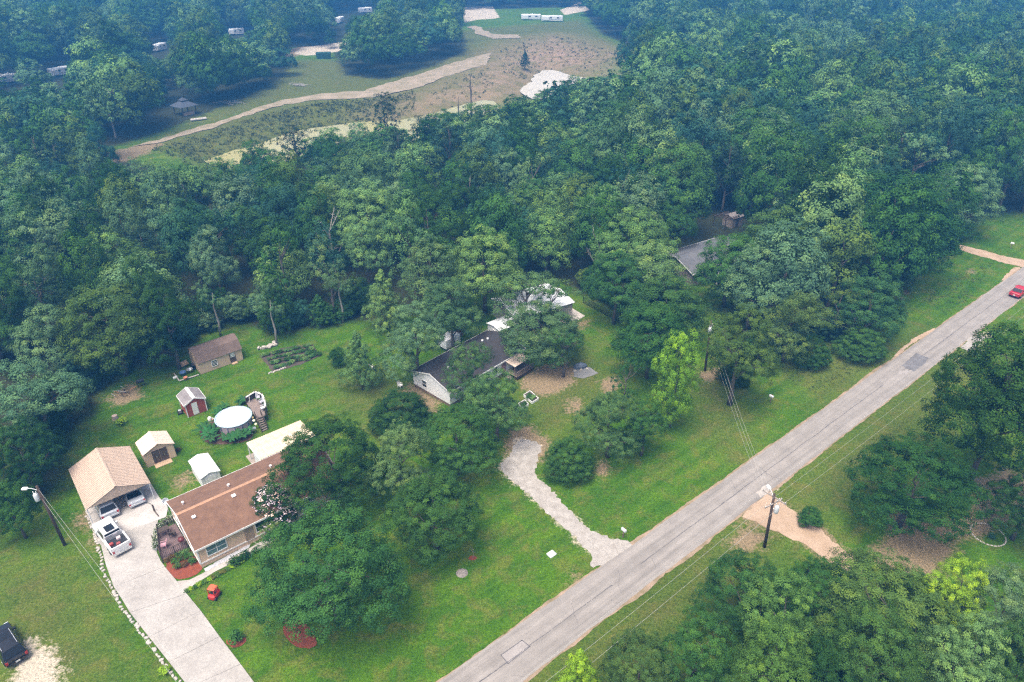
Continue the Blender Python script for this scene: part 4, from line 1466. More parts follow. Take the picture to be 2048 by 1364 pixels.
P_WHITE = car_paint('white_paint', (.80, .80, .80))
P_SILVER = car_paint('silver_paint', (.52, .54, .57))
P_BLACK = car_paint('black_paint', (.012, .012, .014))
P_RED = car_paint('red_paint', (.42, .02, .03))
p = onto(222, 1068, .9)
make_car('pickup_truck', 'white pickup truck with black bed parked on the concrete driveway', p, UANG + R(97), 'pickup', P_WHITE)
tp = p - V * 1.9
for i, (dx, dy, c_, lb) in enumerate(((-.35, -.1, (.35, .06, .05), 'red fuel can lying in the bed of the white pickup'), (.25, -.45, (.30, .07, .06), 'dull red box in the bed corner of the white pickup'), (.45, .4, (.75, .6, .6), 'pale jug in the bed of the white pickup'))):
    t = tag(MB().bevbox(-.2, .2, -.16, .16, 0, .28, .05).build('fuel_can' if i == 0 else ('box' if i == 1 else 'jug'), pm('bedthing%d' % i, c_, .6), None, False, tuple(tp + U * dx + V * dy + Vector((0, 0, 1.162))), UANG), lb, ('can', 'box', 'jug')[i])
make_car('suv', 'silver suv under the left half of the carport', onto(207, 1003, .95), UANG + R(92), 'suv', P_SILVER)
make_car('sedan', 'silver sedan under the right half of the carport', onto(262, 981, .8), UANG + R(90), 'sedan', P_SILVER)
make_car('suv', 'black suv on the pale gravel at the bottom left corner', onto(12, 1283, 1.0), UANG + R(100), 'suv', P_BLACK)
make_car('sedan', 'red car driving away on the road at the right edge', onto(2040, 580, .8), R(39.4), 'sedan', P_RED)
make_car('sedan', 'pale blue car parked at the door of the grey roofed house', onto(1424, 551, .8), R(140), 'sedan', car_paint('pale_blue', (.42, .48, .58)))


# ------------------------------------------------------------------ travel trailers beyond the pond
def make_rv(label, px, py, rz, L=9.0):
    t = thing('travel_trailer', label, 'trailer', onto(px, py, 0), rz, 'travel trailers parked beyond the pond')
    w, h = 1.25, 3.3
    MB().bevbox(-L / 2, L / 2, -w, w, .65, h, .18).build('body', P_WHITE, t)
    MB().bx(-L / 2 + .3, L / 2 - .3, -w + .12, w - .12, h - .02, h + .03).build('roof_skin', M_WROOF, t)
    MB().bevbox(.3, 1.2, -.4, .4, h + .03, h + .32, .08).build('air_conditioner', M_TRIM, t)
    for x in (-L * .3, L * .32):
        MB().bx(x, x + .4, -.2, .2, h + .03, h + .15).build('roof_vent', M_GREYM, t)
    for sg in (-1, 1):
        for x in (-L * .36, -L * .12, L * .22):
            MB().bx(x, x + L * .12, sg * w - .02, sg * w + .02, 1.85, 2.55).build('window', G_SMOKE, t)
        MB().bx(-L / 2 + .2, L / 2 - .2, sg * w - .012, sg * w + .012, 1.15, 1.4).build('stripe', pm('rv_stripe', (.22, .26, .32), .5), t)
        for x in (-.5, .45):
            MB().tube([(x, sg * (w - .1), .36), (x, sg * (w + .1), .36)], .36, 12).build('wheel', M_TYRE, t)
    MB().bevbox(-L * .42, -L * .14, -w - .5, -w + .02, .9, 2.9, .06).build('slide_out', P_WHITE, t)
    MB().bx(L * .36, L * .36 + .7, -w - .03, -w + .0, .75, 2.6).build('door', M_GALV, t)
    MB().tube([(L / 2, .5, .6), (L / 2 + 1.2, 0, .55), (L / 2, -.5, .6)], .06, 5).build('hitch', M_BLACK, t)
    return t


make_rv('long white camper at the left of the pair above the sandy slope', 1062, 40, R(-4), 12.0)
make_rv('long white camper at the right of the pair above the sandy slope', 1104, 43, R(-2), 13.0)
make_rv('white camper end on between trees above the green dumpster', 680, 46, R(80), 9)
make_rv('white camper near the top edge right of the end on camper', 731, 26, R(35), 9)
make_rv('white camper in the wood near the top left of centre', 474, 70, R(20), 8)
make_rv('white camper alone in the wood above the dark gazebo', 320, 102, R(75), 8)
make_rv('white camper at the left wood below the upper trees', 121, 152, R(60), 8)
make_rv('white camper at the far left edge of the picture', 17, 166, R(30), 9)

# ------------------------------------------------------------------ utility poles and lines
M_POLE = pm('pole_wood', (.10, .065, .048), .9, scale=2, col2=(.06, .04, .03), fine=.4)
M_WIRE = pm('wire_mat', (.42, .42, .38), .5, var=.1)


def make_pole(label, base, h, lean=(0, 0), arms=(), trans=None, lamp=None):
    t = thing('utility_pole', label, 'utility pole', base)
    top = Vector((lean[0], lean[1], h))
    MB().tube([(0, 0, -.3), top * .5, top], [.17, .15, .12], 10).build('shaft', M_POLE, t, True)
    for z, L, an in arms:
        c = top * (z / h)
        a = MB().box((0, 0, 0), (L, .09, .11)).build('crossarm', pm('arm_wood', (.36, .31, .27), .9), t, False, (c.x + .1 * math.sin(an), c.y - .1 * math.cos(an), z), an)
        for x in (-L / 2 + .1, -L * .2, L * .2, L / 2 - .1):
            MB().lathe([(.02, .05), (.05, .08), (.03, .14), (.05, .18), (.02, .24)], 8, (x, 0, 0)).build('insulator', M_TRIM, a, True)
    if trans:
        z, an = trans
        c = top * (z / h)
        MB().lathe([(.05, -.02), (.22, 0), (.24, .05), (.24, .75), (.18, .86), (.05, .9)], 14, (c.x + .42 * math.cos(an), c.y + .42 * math.sin(an), z)).build('transformer', M_GALV, t, True)
        mb = MB()
        for q in (-.1, .1):
            mb.tube([(c.x + .42 * math.cos(an) + q, c.y + .42 * math.sin(an), z + .86), (c.x + .42 * math.cos(an) + q * 1.5, c.y + .42 * math.sin(an), z + 1.15)], .04, 6)
        mb.build('bushing', M_TRIM, t)
        mb = MB()
        mb.tube([(c.x, c.y, z + .4), (c.x + .3 * math.cos(an), c.y + .3 * math.sin(an), z + .4)], .05, 5)
        mb.build('bracket', M_GREYM, t)
    if lamp:
        z, an = lamp
        c = top * (z / h)
        e = Vector((c.x + 1.1 * math.cos(an), c.y + 1.1 * math.sin(an), z + .25))
        MB().tube([(c.x, c.y, z - .1), (c.x + .6 * math.cos(an), c.y + .6 * math.sin(an), z + .22), e], .035, 6).build('lamp_arm', M_GALV, t)
        MB().bevbox(-.2, .35, -.16, .16, -.08, .1, .05).build('lamp_head', M_TRIM, t, False, tuple(e), an)
    return t


pl_base = at(130, 1090)
tl = at(73, 972, 8.4)
pole_l = make_pole('dark utility pole with white transformer on the lawn left of the carport', pl_base, 8.4, ((tl - pl_base).x, (tl - pl_base).y), (), (6.6, R(200)), (7.9, R(185)))
pr_base = at(1529, 1094)
tr_ = at(1549, 988, 7.4)
lean_r = ((tr_ - pr_base).x, (tr_ - pr_base).y)
pole_r = make_pole('dark utility pole with two crossarms and transformer at the dirt driveway', pr_base, 7.4, lean_r, ((6.9, 2.6, R(129.4)), (6.2, 2.4, R(30))), (5.1, R(-25)), (7.0, R(100)))
pm_base = at(1410, 742)
pole_m = make_pole('utility pole with white transformer at the lot line behind the yellow green tree', pm_base, 8.2, (-.2, .3), ((7.6, 1.6, R(100)),), (6.4, R(250)))


def wire(a, b, sag, label, r_=.010):
    a, b = Vector(a), Vector(b)
    pts = [a.lerp(b, i / 24) - Vector((0, 0, sag * 4 * (i / 24) * (1 - i / 24))) for i in range(25)]
    return tag(MB().tube(pts, r_, 4).build('power_line', M_WIRE), label, 'power line', 'overhead lines')


rt = pr_base + Vector((*lean_r, 0)) * (6.9 / 7.4)
for k, (o_, lb) in enumerate(((-1.2, 'nearest the road'), (.1, 'in the middle'), (1.2, 'farthest from the road'))):
    q = rt + Vector((math.cos(R(129.4)), math.sin(R(129.4)), 0)) * -o_ + Vector((0, 0, 7.15))
    wire(q, q - RU * 90, .9, 'power line running down the road from the right pole, the one ' + lb)
    wire(q, q + RU * 110, 1.2, 'power line running up the road from the right pole, the one ' + lb)
for k, (z, lb) in enumerate(((7.7, 'uppermost'), (6.9, 'middle'), (6.0, 'lowest'))):
    wire(pm_base + Vector((-.2, .3, z)), pr_base + Vector((lean_r[0], lean_r[1], z - .9)), .8, lb + ' service line crossing the road between the two right poles')
top_l = pl_base + Vector(((tl - pl_base).x, (tl - pl_base).y, 0)) * .95
wire(top_l + Vector((0, 0, 8.0)), at(455, 1450, 7.0), .6, 'upper power line crossing the lawn from the left pole')
wire(top_l + Vector((0, 0, 6.6)), at(440, 1480, 6.0), .5, 'lower power line crossing the lawn from the left pole')


# ------------------------------------------------------------------ roadside and yard things
def mailbox(label, px, py, m):
    t = thing('mailbox', label, 'mailbox', onto(px, py, 0), R(39.4))
    MB().box((0, 0, .5), (.1, .1, 1.0)).build('post', M_WOOD, t)
    mb = MB()
    sec = [(-.13, 1.0), (.13, 1.0), (.13, 1.16), (.1, 1.25), (0, 1.29), (-.1, 1.25), (-.13, 1.16)]
    mb.add([(x, -.3, z) for x, z in sec] + [(x, .28, z) for x, z in sec], [tuple(range(7)), tuple(range(13, 6, -1))] + [(i + 7, (i + 1) % 7 + 7, (i + 1) % 7, i) for i in range(7)])
    mb.build('box', m, t)
    MB().bx(.135, .15, -.05, .0, 1.15, 1.36).build('flag', P_RED, t)


mailbox('grey mailbox on a post beside the mouth of the gravel driveway', 1246, 1075, M_GALV)
mailbox('white mailbox on a post on the verge right of the lot', 1540, 806, M_TRIM)
mailbox('white mailbox beside the far dirt driveway at the right edge', 2021, 497, M_TRIM)
tag(MB().bevbox(-.42, .42, -.36, .36, 0, .16, .04).build('utility_box_lid', pm('lid', (.62, .66, .62), .7), None, False, tuple(at(1103, 1109)), UANG), 'pale square utility box lid in the grass by the gravel driveway', 'lid')
# kerb stones along the left side of the concrete driveway
se = thing('stone_edging', 'row of pale edging stones along the left side of the concrete driveway', 'edging', at(180, 1040))
smesh = []
for s_ in range(5):
    r_ = random.Random(s_)
    mb = MB()
    a_, b_, c_ = .17 + .06 * r_.random(), .11 + .04 * r_.random(), .12 + .05 * r_.random()
    pts = []
    for i in range(8):
        t_ = i * math.pi / 4
        k = .8 + .4 * r_.random()
        pts.append((a_ * math.cos(t_) * k, b_ * math.sin(t_) * k))
    mb.add([(x, y, -.02) for x, y in pts] + [(x * .92, y * .92, c_ * .7) for x, y in pts] + [(x * .5, y * .5, c_) for x, y in pts],
           [tuple(range(16, 24))] + [(i, (i + 1) % 8, 8 + (i + 1) % 8, 8 + i) for i in range(8)] + [(8 + i, 8 + (i + 1) % 8, 16 + (i + 1) % 8, 16 + i) for i in range(8)])
    smesh.append(mb.mesh('stone', M_STONE))
edge = atw([(171, 1022), (186, 1058), (198, 1098), (208, 1140), (222, 1176), (250, 1222), (290, 1276), (332, 1331), (372, 1382)])
for a, b_ in zip(edge[:-1], edge[1:]):
    k = int((b_ - a).length / .42)
    for i in range(k):
        q = a.lerp(b_, (i + rng.random() * .5) / k) - se.location
        o = link('stone', rng.choice(smesh), se, (q.x + rng.uniform(-.1, .1), q.y + rng.uniform(-.1, .1), 0), rng.random() * 6)
        o.scale = [rng.uniform(.8, 1.25)] * 3
# ring of stones
sr = thing('stone_ring', 'ring of pale stones on bare soil around the tall dark tree', 'stone ring', at(1976, 1069))
for i in range(30):
    a = i * 2 * math.pi / 30
    o = link('stone', smesh[i % 5], sr, (1.62 * math.cos(a), 1.62 * math.sin(a), -.03), a + 1.57)
    o.scale = (.85, .7, .7)
# dark hose reel post on the carport apron
t = thing('hose_post', 'dark post with a hose lying curved across the carport apron', 'hose', at(309, 1022, .08))
MB().box((0, 0, .45), (.12, .12, .9)).build('post', M_DKWOOD, t)
hp = [at(x, y, .115) - at(309, 1022, .08) + Vector((0, 0, .02)) for x, y in ((309, 1022), (306, 1012), (300, 1007), (288, 1004), (272, 1006), (255, 1010), (240, 1017), (232, 1025))]
MB().tube(hp, .025, 5).build('hose', pm('hose', (.10, .10, .09), .6), t)
MB().box((0, 0, 0), (.10, 1.4, .06)).build('wheel_stop', M_DKWOOD, t, False, tuple(at(312, 1026, .12) - at(309, 1022, .08) + Vector((0, 0, .03))), UANG + R(5))

# red toy car on the front lawn
t = thing('toy_car', 'red toy ride on car with an orange red canopy on the front lawn', 'toy', at(430, 1193), UANG + R(35))
M_TOY = pm('toy_red', (.55, .035, .03), .5, var=.15)
MB().bevbox(-.55, .55, -.38, .38, .16, .62, .12).build('body', M_TOY, t)
MB().bevbox(-.35, .35, -.38, .38, 1.25, 1.36, .08).build('canopy', pm('toy_orange', (.62, .12, .05), .5), t)
for x in (-.3, .3):
    for y in (-.32, .32):
        MB().box((x, y, .93), (.07, .07, .65)).build('pillar', M_TOY, t)
for x in (-.36, .36):
    for y in (-.4, .4):
        MB().tube([(x, y - .06, .17), (x, y + .06, .17)], .17, 12).build('wheel', M_BLACK, t)
MB().bx(-.28, .05, -.28, .28, .62, .66).build('seat', M_BLACK, t)

# pile of junk at the end of the long shed
jp = at(365, 745)
t = tag(MB().box((0, 0, 0), (1.5, 1.0, .05)).build('plywood_sheet', M_PLY, None, False, tuple(onto(365, 728, .35) + Vector((0, 0, .35))), UANG), 'orange brown plywood sheet on the junk beside the long shed', 'plywood')
t.rotation_euler = (R(12), R(-8), UANG)
t = thing('timber_frame', 'pale timber frame around the junk at the end of the long shed', 'frame', onto(375, 750, 0), UANG - R(10))
for a, b_ in (((-1.6, 1.2), (-1.2, -1.2)), ((-1.2, -1.2), (1.4, -.9))):
    MB().tube([(*a, .12), (*b_, .12)], .10, 4).build('beam', M_STONE, t)
t = tag(MB().lathe([(.16, 0), (.26, .42), (.30, .42), (.30, .5), (.24, .5), (.18, .1)], 14).build('flower_pot', M_TERRA, None, True, tuple(onto(372, 760, 0))), 'terracotta pot at the corner of the junk by the long shed', 'pot')
for i, (x, y, m_, lb) in enumerate(((380, 742, M_GREYM, 'grey metal tub in the junk by the long shed'), (366, 748, M_BLUE, 'dull blue tub at the front of the junk by the long shed'), (388, 735, M_BLACK, 'black bin against the end wall of the long shed'))):
    t = thing(('metal_tub', 'plastic_tub', 'bin')[i], lb, ('tub', 'tub', 'bin')[i], onto(x, y, .2), rng.random() * 3)
    MB().lathe([(.3, 0), (.42, .5 + .2 * (i == 2)), (.46, .5 + .2 * (i == 2)), (.46, .55 + .2 * (i == 2)), (.38, .52 + .2 * (i == 2)), (.26, .08)], 12).build('shell', m_, t, True)
    MB().tube([(-.45, 0, .45), (-.2, 0, .72), (.2, 0, .72), (.45, 0, .45)], .02, 5).build('handle', M_BLACK, t)
t = tag(MB().bevbox(-.3, .3, -.18, .18, 0, .25, .06).build('cement_bag', M_TRIM, None, False, tuple(onto(351, 756, 0)), .7), 'white bag lying on the grass left of the junk', 'bag')
# black things beside the red shed
t = thing('push_mower', 'black mower against the left wall of the red shed', 'mower', onto(361, 826, 0), UANG + 1.4)
MB().bevbox(-.4, .4, -.26, .26, .14, .32, .08).build('deck', M_BLACK, t)
MB().bevbox(-.18, .18, -.18, .18, .32, .55, .06).build('engine', M_GREYM, t)
for x in (-.34, .34):
    for y in (-.3, .3):
        MB().tube([(x, y - .04, .13), (x, y + .04, .13)], .13, 10).build('wheel', M_TYRE, t)
MB().tube([(-.35, -.2, .3), (-1.0, -.2, .95), (-1.0, .2, .95), (-.35, .2, .3)], .018, 5).build('handle', M_BLACK, t)
# scrap and stump in the left wood
t = thing('scrap_heap', 'heap of rusty frames and wheels at the wood edge left of the red shed', 'scrap', onto(240, 788, 0))
for i in range(12):
    a = Vector((rng.uniform(-1.6, 1.6), rng.uniform(-1, 1), rng.uniform(.05, .5)))
    b_ = a + Vector((rng.uniform(-1, 1), rng.uniform(-.8, .8), rng.uniform(-.2, .4)))
    MB().tube([a, b_], .035, 5).build('bar', (M_TERRA, M_GREYM, M_BLACK)[i % 3], t)
for i in range(3):
    mb = MB()
    c = Vector((rng.uniform(-1.4, 1.4), rng.uniform(-.6, .6), .34))
    mb.tube([c + Vector((.33 * math.cos(k * .4), .1 * math.sin(k), .33 * math.sin(k * .4))) for k in range(16)], .03, 5)
    mb.build('wheel', M_BLACK, t)
t = tag(MB().lathe([(.42, 0), (.36, .25), (.33, .55), (.28, .56), (.02, .55)], 11).build('tree_stump', pm('stump', (.40, .31, .26), .9, var=.3, scale=4), None, False, tuple(onto(231, 838, 0))), 'sawn pale stump at the wood edge left of the tan shed', 'stump')
t = thing('barrel_grill', 'black barrel grill at the wood edge behind the red shed', 'grill', onto(283, 772, 0), .6)
MB().tube([(-.5, 0, .85), (.5, 0, .85)], .28, 12).build('barrel', M_BLACK, t)
for x in (-.4, .4):
    for y in (-.25, .25):
        MB().tube([(x, y, 0), (x, y * .6, .7)], .025, 5).build('leg', M_BLACK, t)
# stone pile by the garden
t = thing('stone_pile', 'grey pile of stones beside a pale trunk behind the vegetable garden', 'stone pile', onto(540, 694, 0), UANG)
for i in range(26):
    o = link('stone', smesh[i % 5], t, (rng.gauss(0, .75), rng.gauss(0, .28), .05 + .1 * (i % 3)), rng.random() * 6)
    o.scale = [rng.uniform(1.0, 1.9)] * 3
# central lot small things
struct(sheet('gravel_pad', jitter_outline(atw([(1146, 741), (1158, 733), (1180, 735), (1197, 747), (1165, 757), (1147, 754)]), .3, .1, 6), .02, pm('pad_grey', (.22, .22, .22), .95, var=.25, scale=1, fine=.5, world=True)))
t = thing('covered_pile', 'dark blue grey tarp covered heap on the grey gravel pad', 'tarp heap', onto(1160, 735, 0), .3)
mb = MB()
rr_ = random.Random(3)
ringp = [[(1.15 * k * math.cos(a * .785 + .1) * rr_.uniform(.8, 1.1), .55 * k * math.sin(a * .785) * rr_.uniform(.8, 1.1), z) for a in range(8)] for k, z in ((1, 0), (.95, .35), (.7, .62), (.3, .78))]
v = [p_ for r_ in ringp for p_ in r_]
mb.add(v, [(i * 8 + j, i * 8 + (j + 1) % 8, i * 8 + 8 + (j + 1) % 8, i * 8 + 8 + j) for i in range(3) for j in range(8)] + [tuple(range(24, 32))])
mb.build('tarp', pm('tarp', (.10, .13, .18), .5, var=.4, scale=4), t)
for k in range(3):
    o = link('stone', smesh[k], t, (-1.0 + k * .9, -.65, 0), k)
    o.scale = (1.2, 1.2, 1.2)
for (pts, lb) in ((((1047, 793), (1064, 808), (1077, 800), (1060, 785)), 'white framed raised bed full of plants, the larger of two'), (((1037, 810), (1044, 819), (1057, 812), (1050, 803)), 'white framed raised bed nearest the front trees, the smaller of two')):
    w = atw(pts)
    c = sum(w, Vector()) / 4
    t = thing('raised_bed', lb, 'planter', c)
    for a, b_ in zip(w, w[1:] + w[:1]):
        d = b_ - a
        m_ = (a + b_) / 2 - c
        MB().box((0, 0, .17), (d.length - .06, .06, .34)).build('board', M_TRIM, t, False, (m_.x, m_.y, 0), math.atan2(d.y, d.x))
    MB().prism([(p_ - c) * .93 for p_ in w], .02, .27).build('soil', M_SOIL, t)
# black mesh fence at the right edge of the lot
fa, fb = at(1166, 606), at(1264, 660)
t = thing('mesh_fence', 'low black mesh fence along the right edge of the back lawn', 'fence', fa, math.atan2((fb - fa).y, (fb - fa).x))
FL = (fb - fa).length
for i in range(9):
    MB().box((FL * i / 8, 0, .62), (.06, .06, 1.24)).build('post', M_BLACK, t)
for i in range(8):
    mb = MB()
    x0 = FL * i / 8 + .04
    x1 = FL * (i + 1) / 8 - .04
    for k in range(12):
        z = .08 + k * .1
        mb.bx(x0, x1, -.006, .006, z, z + .022)
    k = x0
    while k < x1:
        mb.bx(k, k + .02, .007, .017, .05, 1.2)
        k += .11
    mb.build('mesh_panel', M_BLACK, t)
patio_chair(onto(801, 775, 0), 1.0, 'white plastic chair on the bare ground left of the white house', M_TRIM)
patio_chair(onto(745, 739, 0), 2.4, 'white plastic chair beside the conical tree', M_TRIM)
# timber and odds beyond the pond
t = thing('log_pile', 'pale log lying in front of the dark gazebo', 'log', onto(398, 241, 0), .5)
for k in range(3):
    MB().tube([(-2.4, k * .5, .3), (2.4, k * .5 + .3, .3)], .28, 8).build('log', M_STONE, t)

# ------------------------------------------------------------------ trees
def leaf_mat():
    m, ns, ls, b = new_mat('leaf_mat')
    ns.remove(b)
    out = ns['Material Output']
    at_ = ns.new('ShaderNodeAttribute')
    at_.attribute_type = 'INSTANCER'
    at_.attribute_name = 'tint'
    cl = ns.new('ShaderNodeAttribute')
    cl.attribute_name = 'clump'
    ge = ns.new('ShaderNodeNewGeometry')
    k = mth(ns, ls, 'MULTIPLY_ADD', ge.outputs['Random Per Island'], .5, .72)
    k = mth(ns, ls, 'MULTIPLY', k, mth(ns, ls, 'MULTIPLY_ADD', cl.outputs['Fac'], .36, .82))
    kk = ns.new('ShaderNodeCombineXYZ')
    for i, e in enumerate((1.0, 1.0, 1.0)):
        ls.new(k, kk.inputs[i])
    c = mixc(ns, ls, 1.0, at_.outputs['Color'], kk.outputs[0], 'MULTIPLY')
    # some clumps carry younger, yellower leaves
    c = mixc(ns, ls, ramp(ns, ls, cl.outputs['Fac'], [(.6, (0, 0, 0)), (1, (.55, .55, .55))]), c, mixc(ns, ls, 1.0, c, (1.75, 1.35, .8), 'MULTIPLY'))
    d = ns.new('ShaderNodeBsdfDiffuse')
    t = ns.new('ShaderNodeBsdfTranslucent')
    ls.new(c, d.inputs[0])
    ls.new(mixc(ns, ls, 1.0, c, (1.2, 1.3, .6), 'MULTIPLY'), t.inputs[0])
    mx = ns.new('ShaderNodeMixShader')
    mx.inputs[0].default_value = .16
    ls.new(d.outputs[0], mx.inputs[1])
    ls.new(t.outputs[0], mx.inputs[2])
    ls.new(mx.outputs[0], out.inputs[0])
    return m


LEAF = leaf_mat()
BARK = pm('bark_mat', (.17, .145, .12), .95, scale=1.5, col2=(.09, .075, .06), fine=.5, bump=.5, bscale=8)
PALEBARK = pm('pale_bark_mat', (.42, .39, .35), .95, scale=1.5, col2=(.28, .25, .22), fine=.4)


def leaves_mesh(name, centers, radii, per, leaf, seed, up=.45, squash=.75, spread=.35, outv=None):
    g = np.random.default_rng(seed)
    C = np.repeat(np.asarray(centers), per, 0)
    Rr = np.repeat(np.asarray(radii), per)
    n = len(C)
    cv = np.repeat(g.random(len(centers)), per)
    d = g.normal(size=(n, 3))
    d[:, 2] += .35
    if outv is not None:
        ov = np.repeat(np.asarray(outv), per, 0)
        d += ov * 1.1
    d /= np.linalg.norm(d, axis=1, keepdims=True)
    rad = Rr * (.45 + .65 * g.random(n) ** .6)
    p = C + d * rad[:, None] * np.array([1, 1, squash])
    cc = np.asarray(centers).mean(0) - np.array([0, 0, 1.0])
    o = p - cc
    o /= np.linalg.norm(o, axis=1, keepdims=True) + 1e-6
    if outv is not None:
        o = .5 * o + .7 * ov
        up = .2
    nr = .6 * d + .5 * o + np.array([0, 0, up]) + g.normal(size=(n, 3)) * spread
    nr /= np.linalg.norm(nr, axis=1, keepdims=True)
    a = np.cross(nr, g.normal(size=(n, 3)))
    a /= np.linalg.norm(a, axis=1, keepdims=True) + 1e-9
    b = np.cross(nr, a)
    L = leaf * (.65 + .7 * g.random(n))[:, None]
    W = L * .62
    v = np.stack([p - a * L * .5, p + b * W * .5 - a * L * .06 - nr * L * .08, p + a * L * .5 - nr * L * .12, p - b * W * .5 - a * L * .06 - nr * L * .08], 1).reshape(-1, 3)
    me = bpy.data.meshes.new(name)
    me.vertices.add(4 * n)
    me.vertices.foreach_set('co', v.astype(np.float32).ravel())
    me.loops.add(4 * n)
    me.loops.foreach_set('vertex_index', np.arange(4 * n, dtype=np.int32))
    me.polygons.add(n)
    me.polygons.foreach_set('loop_start', np.arange(0, 4 * n, 4, dtype=np.int32))
    me.update(calc_edges=True)
    at_ = me.attributes.new('clump', 'FLOAT', 'POINT')
    at_.data.foreach_set('value', np.repeat(cv, 4).astype(np.float32))
    me.materials.append(LEAF)
    return me


def fib(n, zmin=-.35):
    out = []
    for i in range(n):
        z = 1 - (i + .5) / n * (1 - zmin)
        a = i * 2.39996
        q = math.sqrt(max(0, 1 - z * z))
        out.append(Vector((q * math.cos(a), q * math.sin(a), z)))
    return out


def make_tree(kind, seed, lod=0):
    """meshes of a tree 10 m high with a crown about 4 m in radius: (trunk mesh, crown mesh)"""
    r = random.Random(seed)
    domes = []                                       # (centre, horizontal radius, vertical radius)
    zb = 2.4
    a0 = r.random() * 6.28
    if kind == 'oak':
        domes.append((Vector((0, 0, 6.3)), 3.1, 3.5))
        for i in range(6):
            a = a0 + i * 1.05 + r.uniform(-.25, .25)
            q = r.uniform(1.9, 2.5)
            domes.append((Vector((q * math.cos(a), q * math.sin(a), r.uniform(3.6, 5.6))), r.uniform(1.5, 2.1), r.uniform(1.5, 2.1)))
    elif kind == 'gum':
        domes.append((Vector((r.uniform(-.5, .5), r.uniform(-.5, .5), 7.9)), r.uniform(1.7, 2.2), 2.1))
        for i in range(8):
            a = a0 + i * 2.4
            q = r.uniform(1.3, 2.5)
            domes.append((Vector((q * math.cos(a), q * math.sin(a), 3.4 + 4.3 * ((i * .618) % 1))), r.uniform(1.25, 1.9), r.uniform(1.2, 1.8)))
    elif kind == 'tall':
        for i in range(15):
            a = a0 + i * 2.4
            h = i / 14
            q = 2.2 * math.sin(.6 + 2.1 * h) * r.uniform(.7, 1.1)
            domes.append((Vector((q * math.cos(a), q * math.sin(a), 3.6 + 5.2 * h)), r.uniform(1.6, 2.2) * (1.1 - .35 * h), r.uniform(1.3, 1.8)))
        zb = 2.6
    elif kind == 'cone':
        for i in range(15):
            a = a0 + i * 2.4
            h = i / 14
            q = 2.5 * (1 - h) ** .8
            domes.append((Vector((q * math.cos(a), q * math.sin(a), 1.6 + 7.6 * h)), 1.75 * (1.08 - h) ** .6, 1.25 * (1.1 - h * .55)))
        zb = .8
    elif kind == 'column':
        for i in range(16):
            a = a0 + i * 2.4
            h = i / 15
            q = (1.9 + .7 * h) * r.uniform(.8, 1.1) * (1 if h < .9 else .45)
            domes.append((Vector((q * math.cos(a), q * math.sin(a), 1.3 + 7.7 * h)), r.uniform(1.3, 1.8), r.uniform(.9, 1.3)))
        zb = .7
    elif kind == 'pine':
        for i in range(13):
            a = a0 + i * 2.4
            h = i / 12
            q = (2.9 - 1.9 * h) * r.uniform(.5, 1.05)
            domes.append((Vector((q * math.cos(a), q * math.sin(a), 4.4 + 5.0 * h)), r.uniform(1.0, 1.6), r.uniform(.55, .85)))
        zb = 4.2
    elif kind == 'sparse':
        for i in range(10):
            a = a0 + i * 2.4
            q = r.uniform(1.2, 3.0)
            domes.append((Vector((q * math.cos(a), q * math.sin(a), 3.6 + 5.4 * ((i * .618) % 1))), r.uniform(.95, 1.5), r.uniform(.7, 1.1)))
        zb = 2.8
    else:
        domes.append((Vector((0, 0, 5.2)), 2.9, 4.2))
        for i in range(7):
            a = a0 + i * .9 + r.uniform(-.2, .2)
            q = r.uniform(1.9, 2.6)
            domes.append((Vector((q * math.cos(a), q * math.sin(a), r.uniform(2.2, 5.0))), r.uniform(1.3, 1.8), r.uniform(1.8, 2.6)))
        zb = .5
    lr0 = {-1: .42, 0: .58, 1: .8, 2: 1.1}[lod]                # size of a leaf lobe
    cen, rad, out = [], [], []
    for k, (c, rx, rz) in enumerate(domes):
        lr = min(lr0, rx * .5)
        n = int(max(7, (rx + rz) ** 2 * (1.15 if kind in ('oak', 'bush', 'tall') else .95) / (lr * lr)))
        if kind in ('pine', 'sparse'):
            n = int(n * .6)
        for d in fib(n, -.45):
            d = (d + Vector((r.gauss(0, .16), r.gauss(0, .16), r.gauss(0, .16)))).normalized()
            f = r.uniform(.70, 1.04)
            p = c + Vector((d.x * rx, d.y * rx, d.z * rz)) * f
            if p.z < zb:
                continue
            inside = False
            for j, (c2, rx2, rz2) in enumerate(domes):
                if j != k:
                    e = p - c2
                    if (e.x / rx2) ** 2 + (e.y / rx2) ** 2 + (e.z / rz2) ** 2 < .42:
                        inside = True
                        break
            if inside:
                continue
            cen.append(tuple(p))
            rad.append(lr * r.uniform(.6, 1.15))
            out.append(tuple(d))
    per = {-1: 112, 0: 112, 1: 70, 2: 48}[lod]
    leaf = {-1: .098, 0: .14, 1: .225, 2: .37}[lod]
    if kind == 'pine':
        per = int(per * .8)
    crown = leaves_mesh('crown', cen, rad, per, leaf, seed, squash=.55 if kind == 'pine' else .85, spread=.3 if kind == 'pine' else .22, outv=out)
    mb = MB()
    tr = {'pine': .17, 'tall': .15, 'column': .11, 'cone': .10, 'bush': .07}.get(kind, .2)
    top = {'pine': 9.3, 'tall': 8.5, 'cone': 9.0, 'column': 8.5}.get(kind, 6.0)
    spine = [(0, 0, -.25)]
    x = y = 0
    for i in range(1, 6):
        x += r.uniform(-.13, .13)
        y += r.uniform(-.13, .13)
        spine.append((x, y, top * i / 5))
    mb.tube(spine, [tr * 1.35, tr * 1.02, tr * .86, tr * .68, tr * .46, tr * .22], 7)
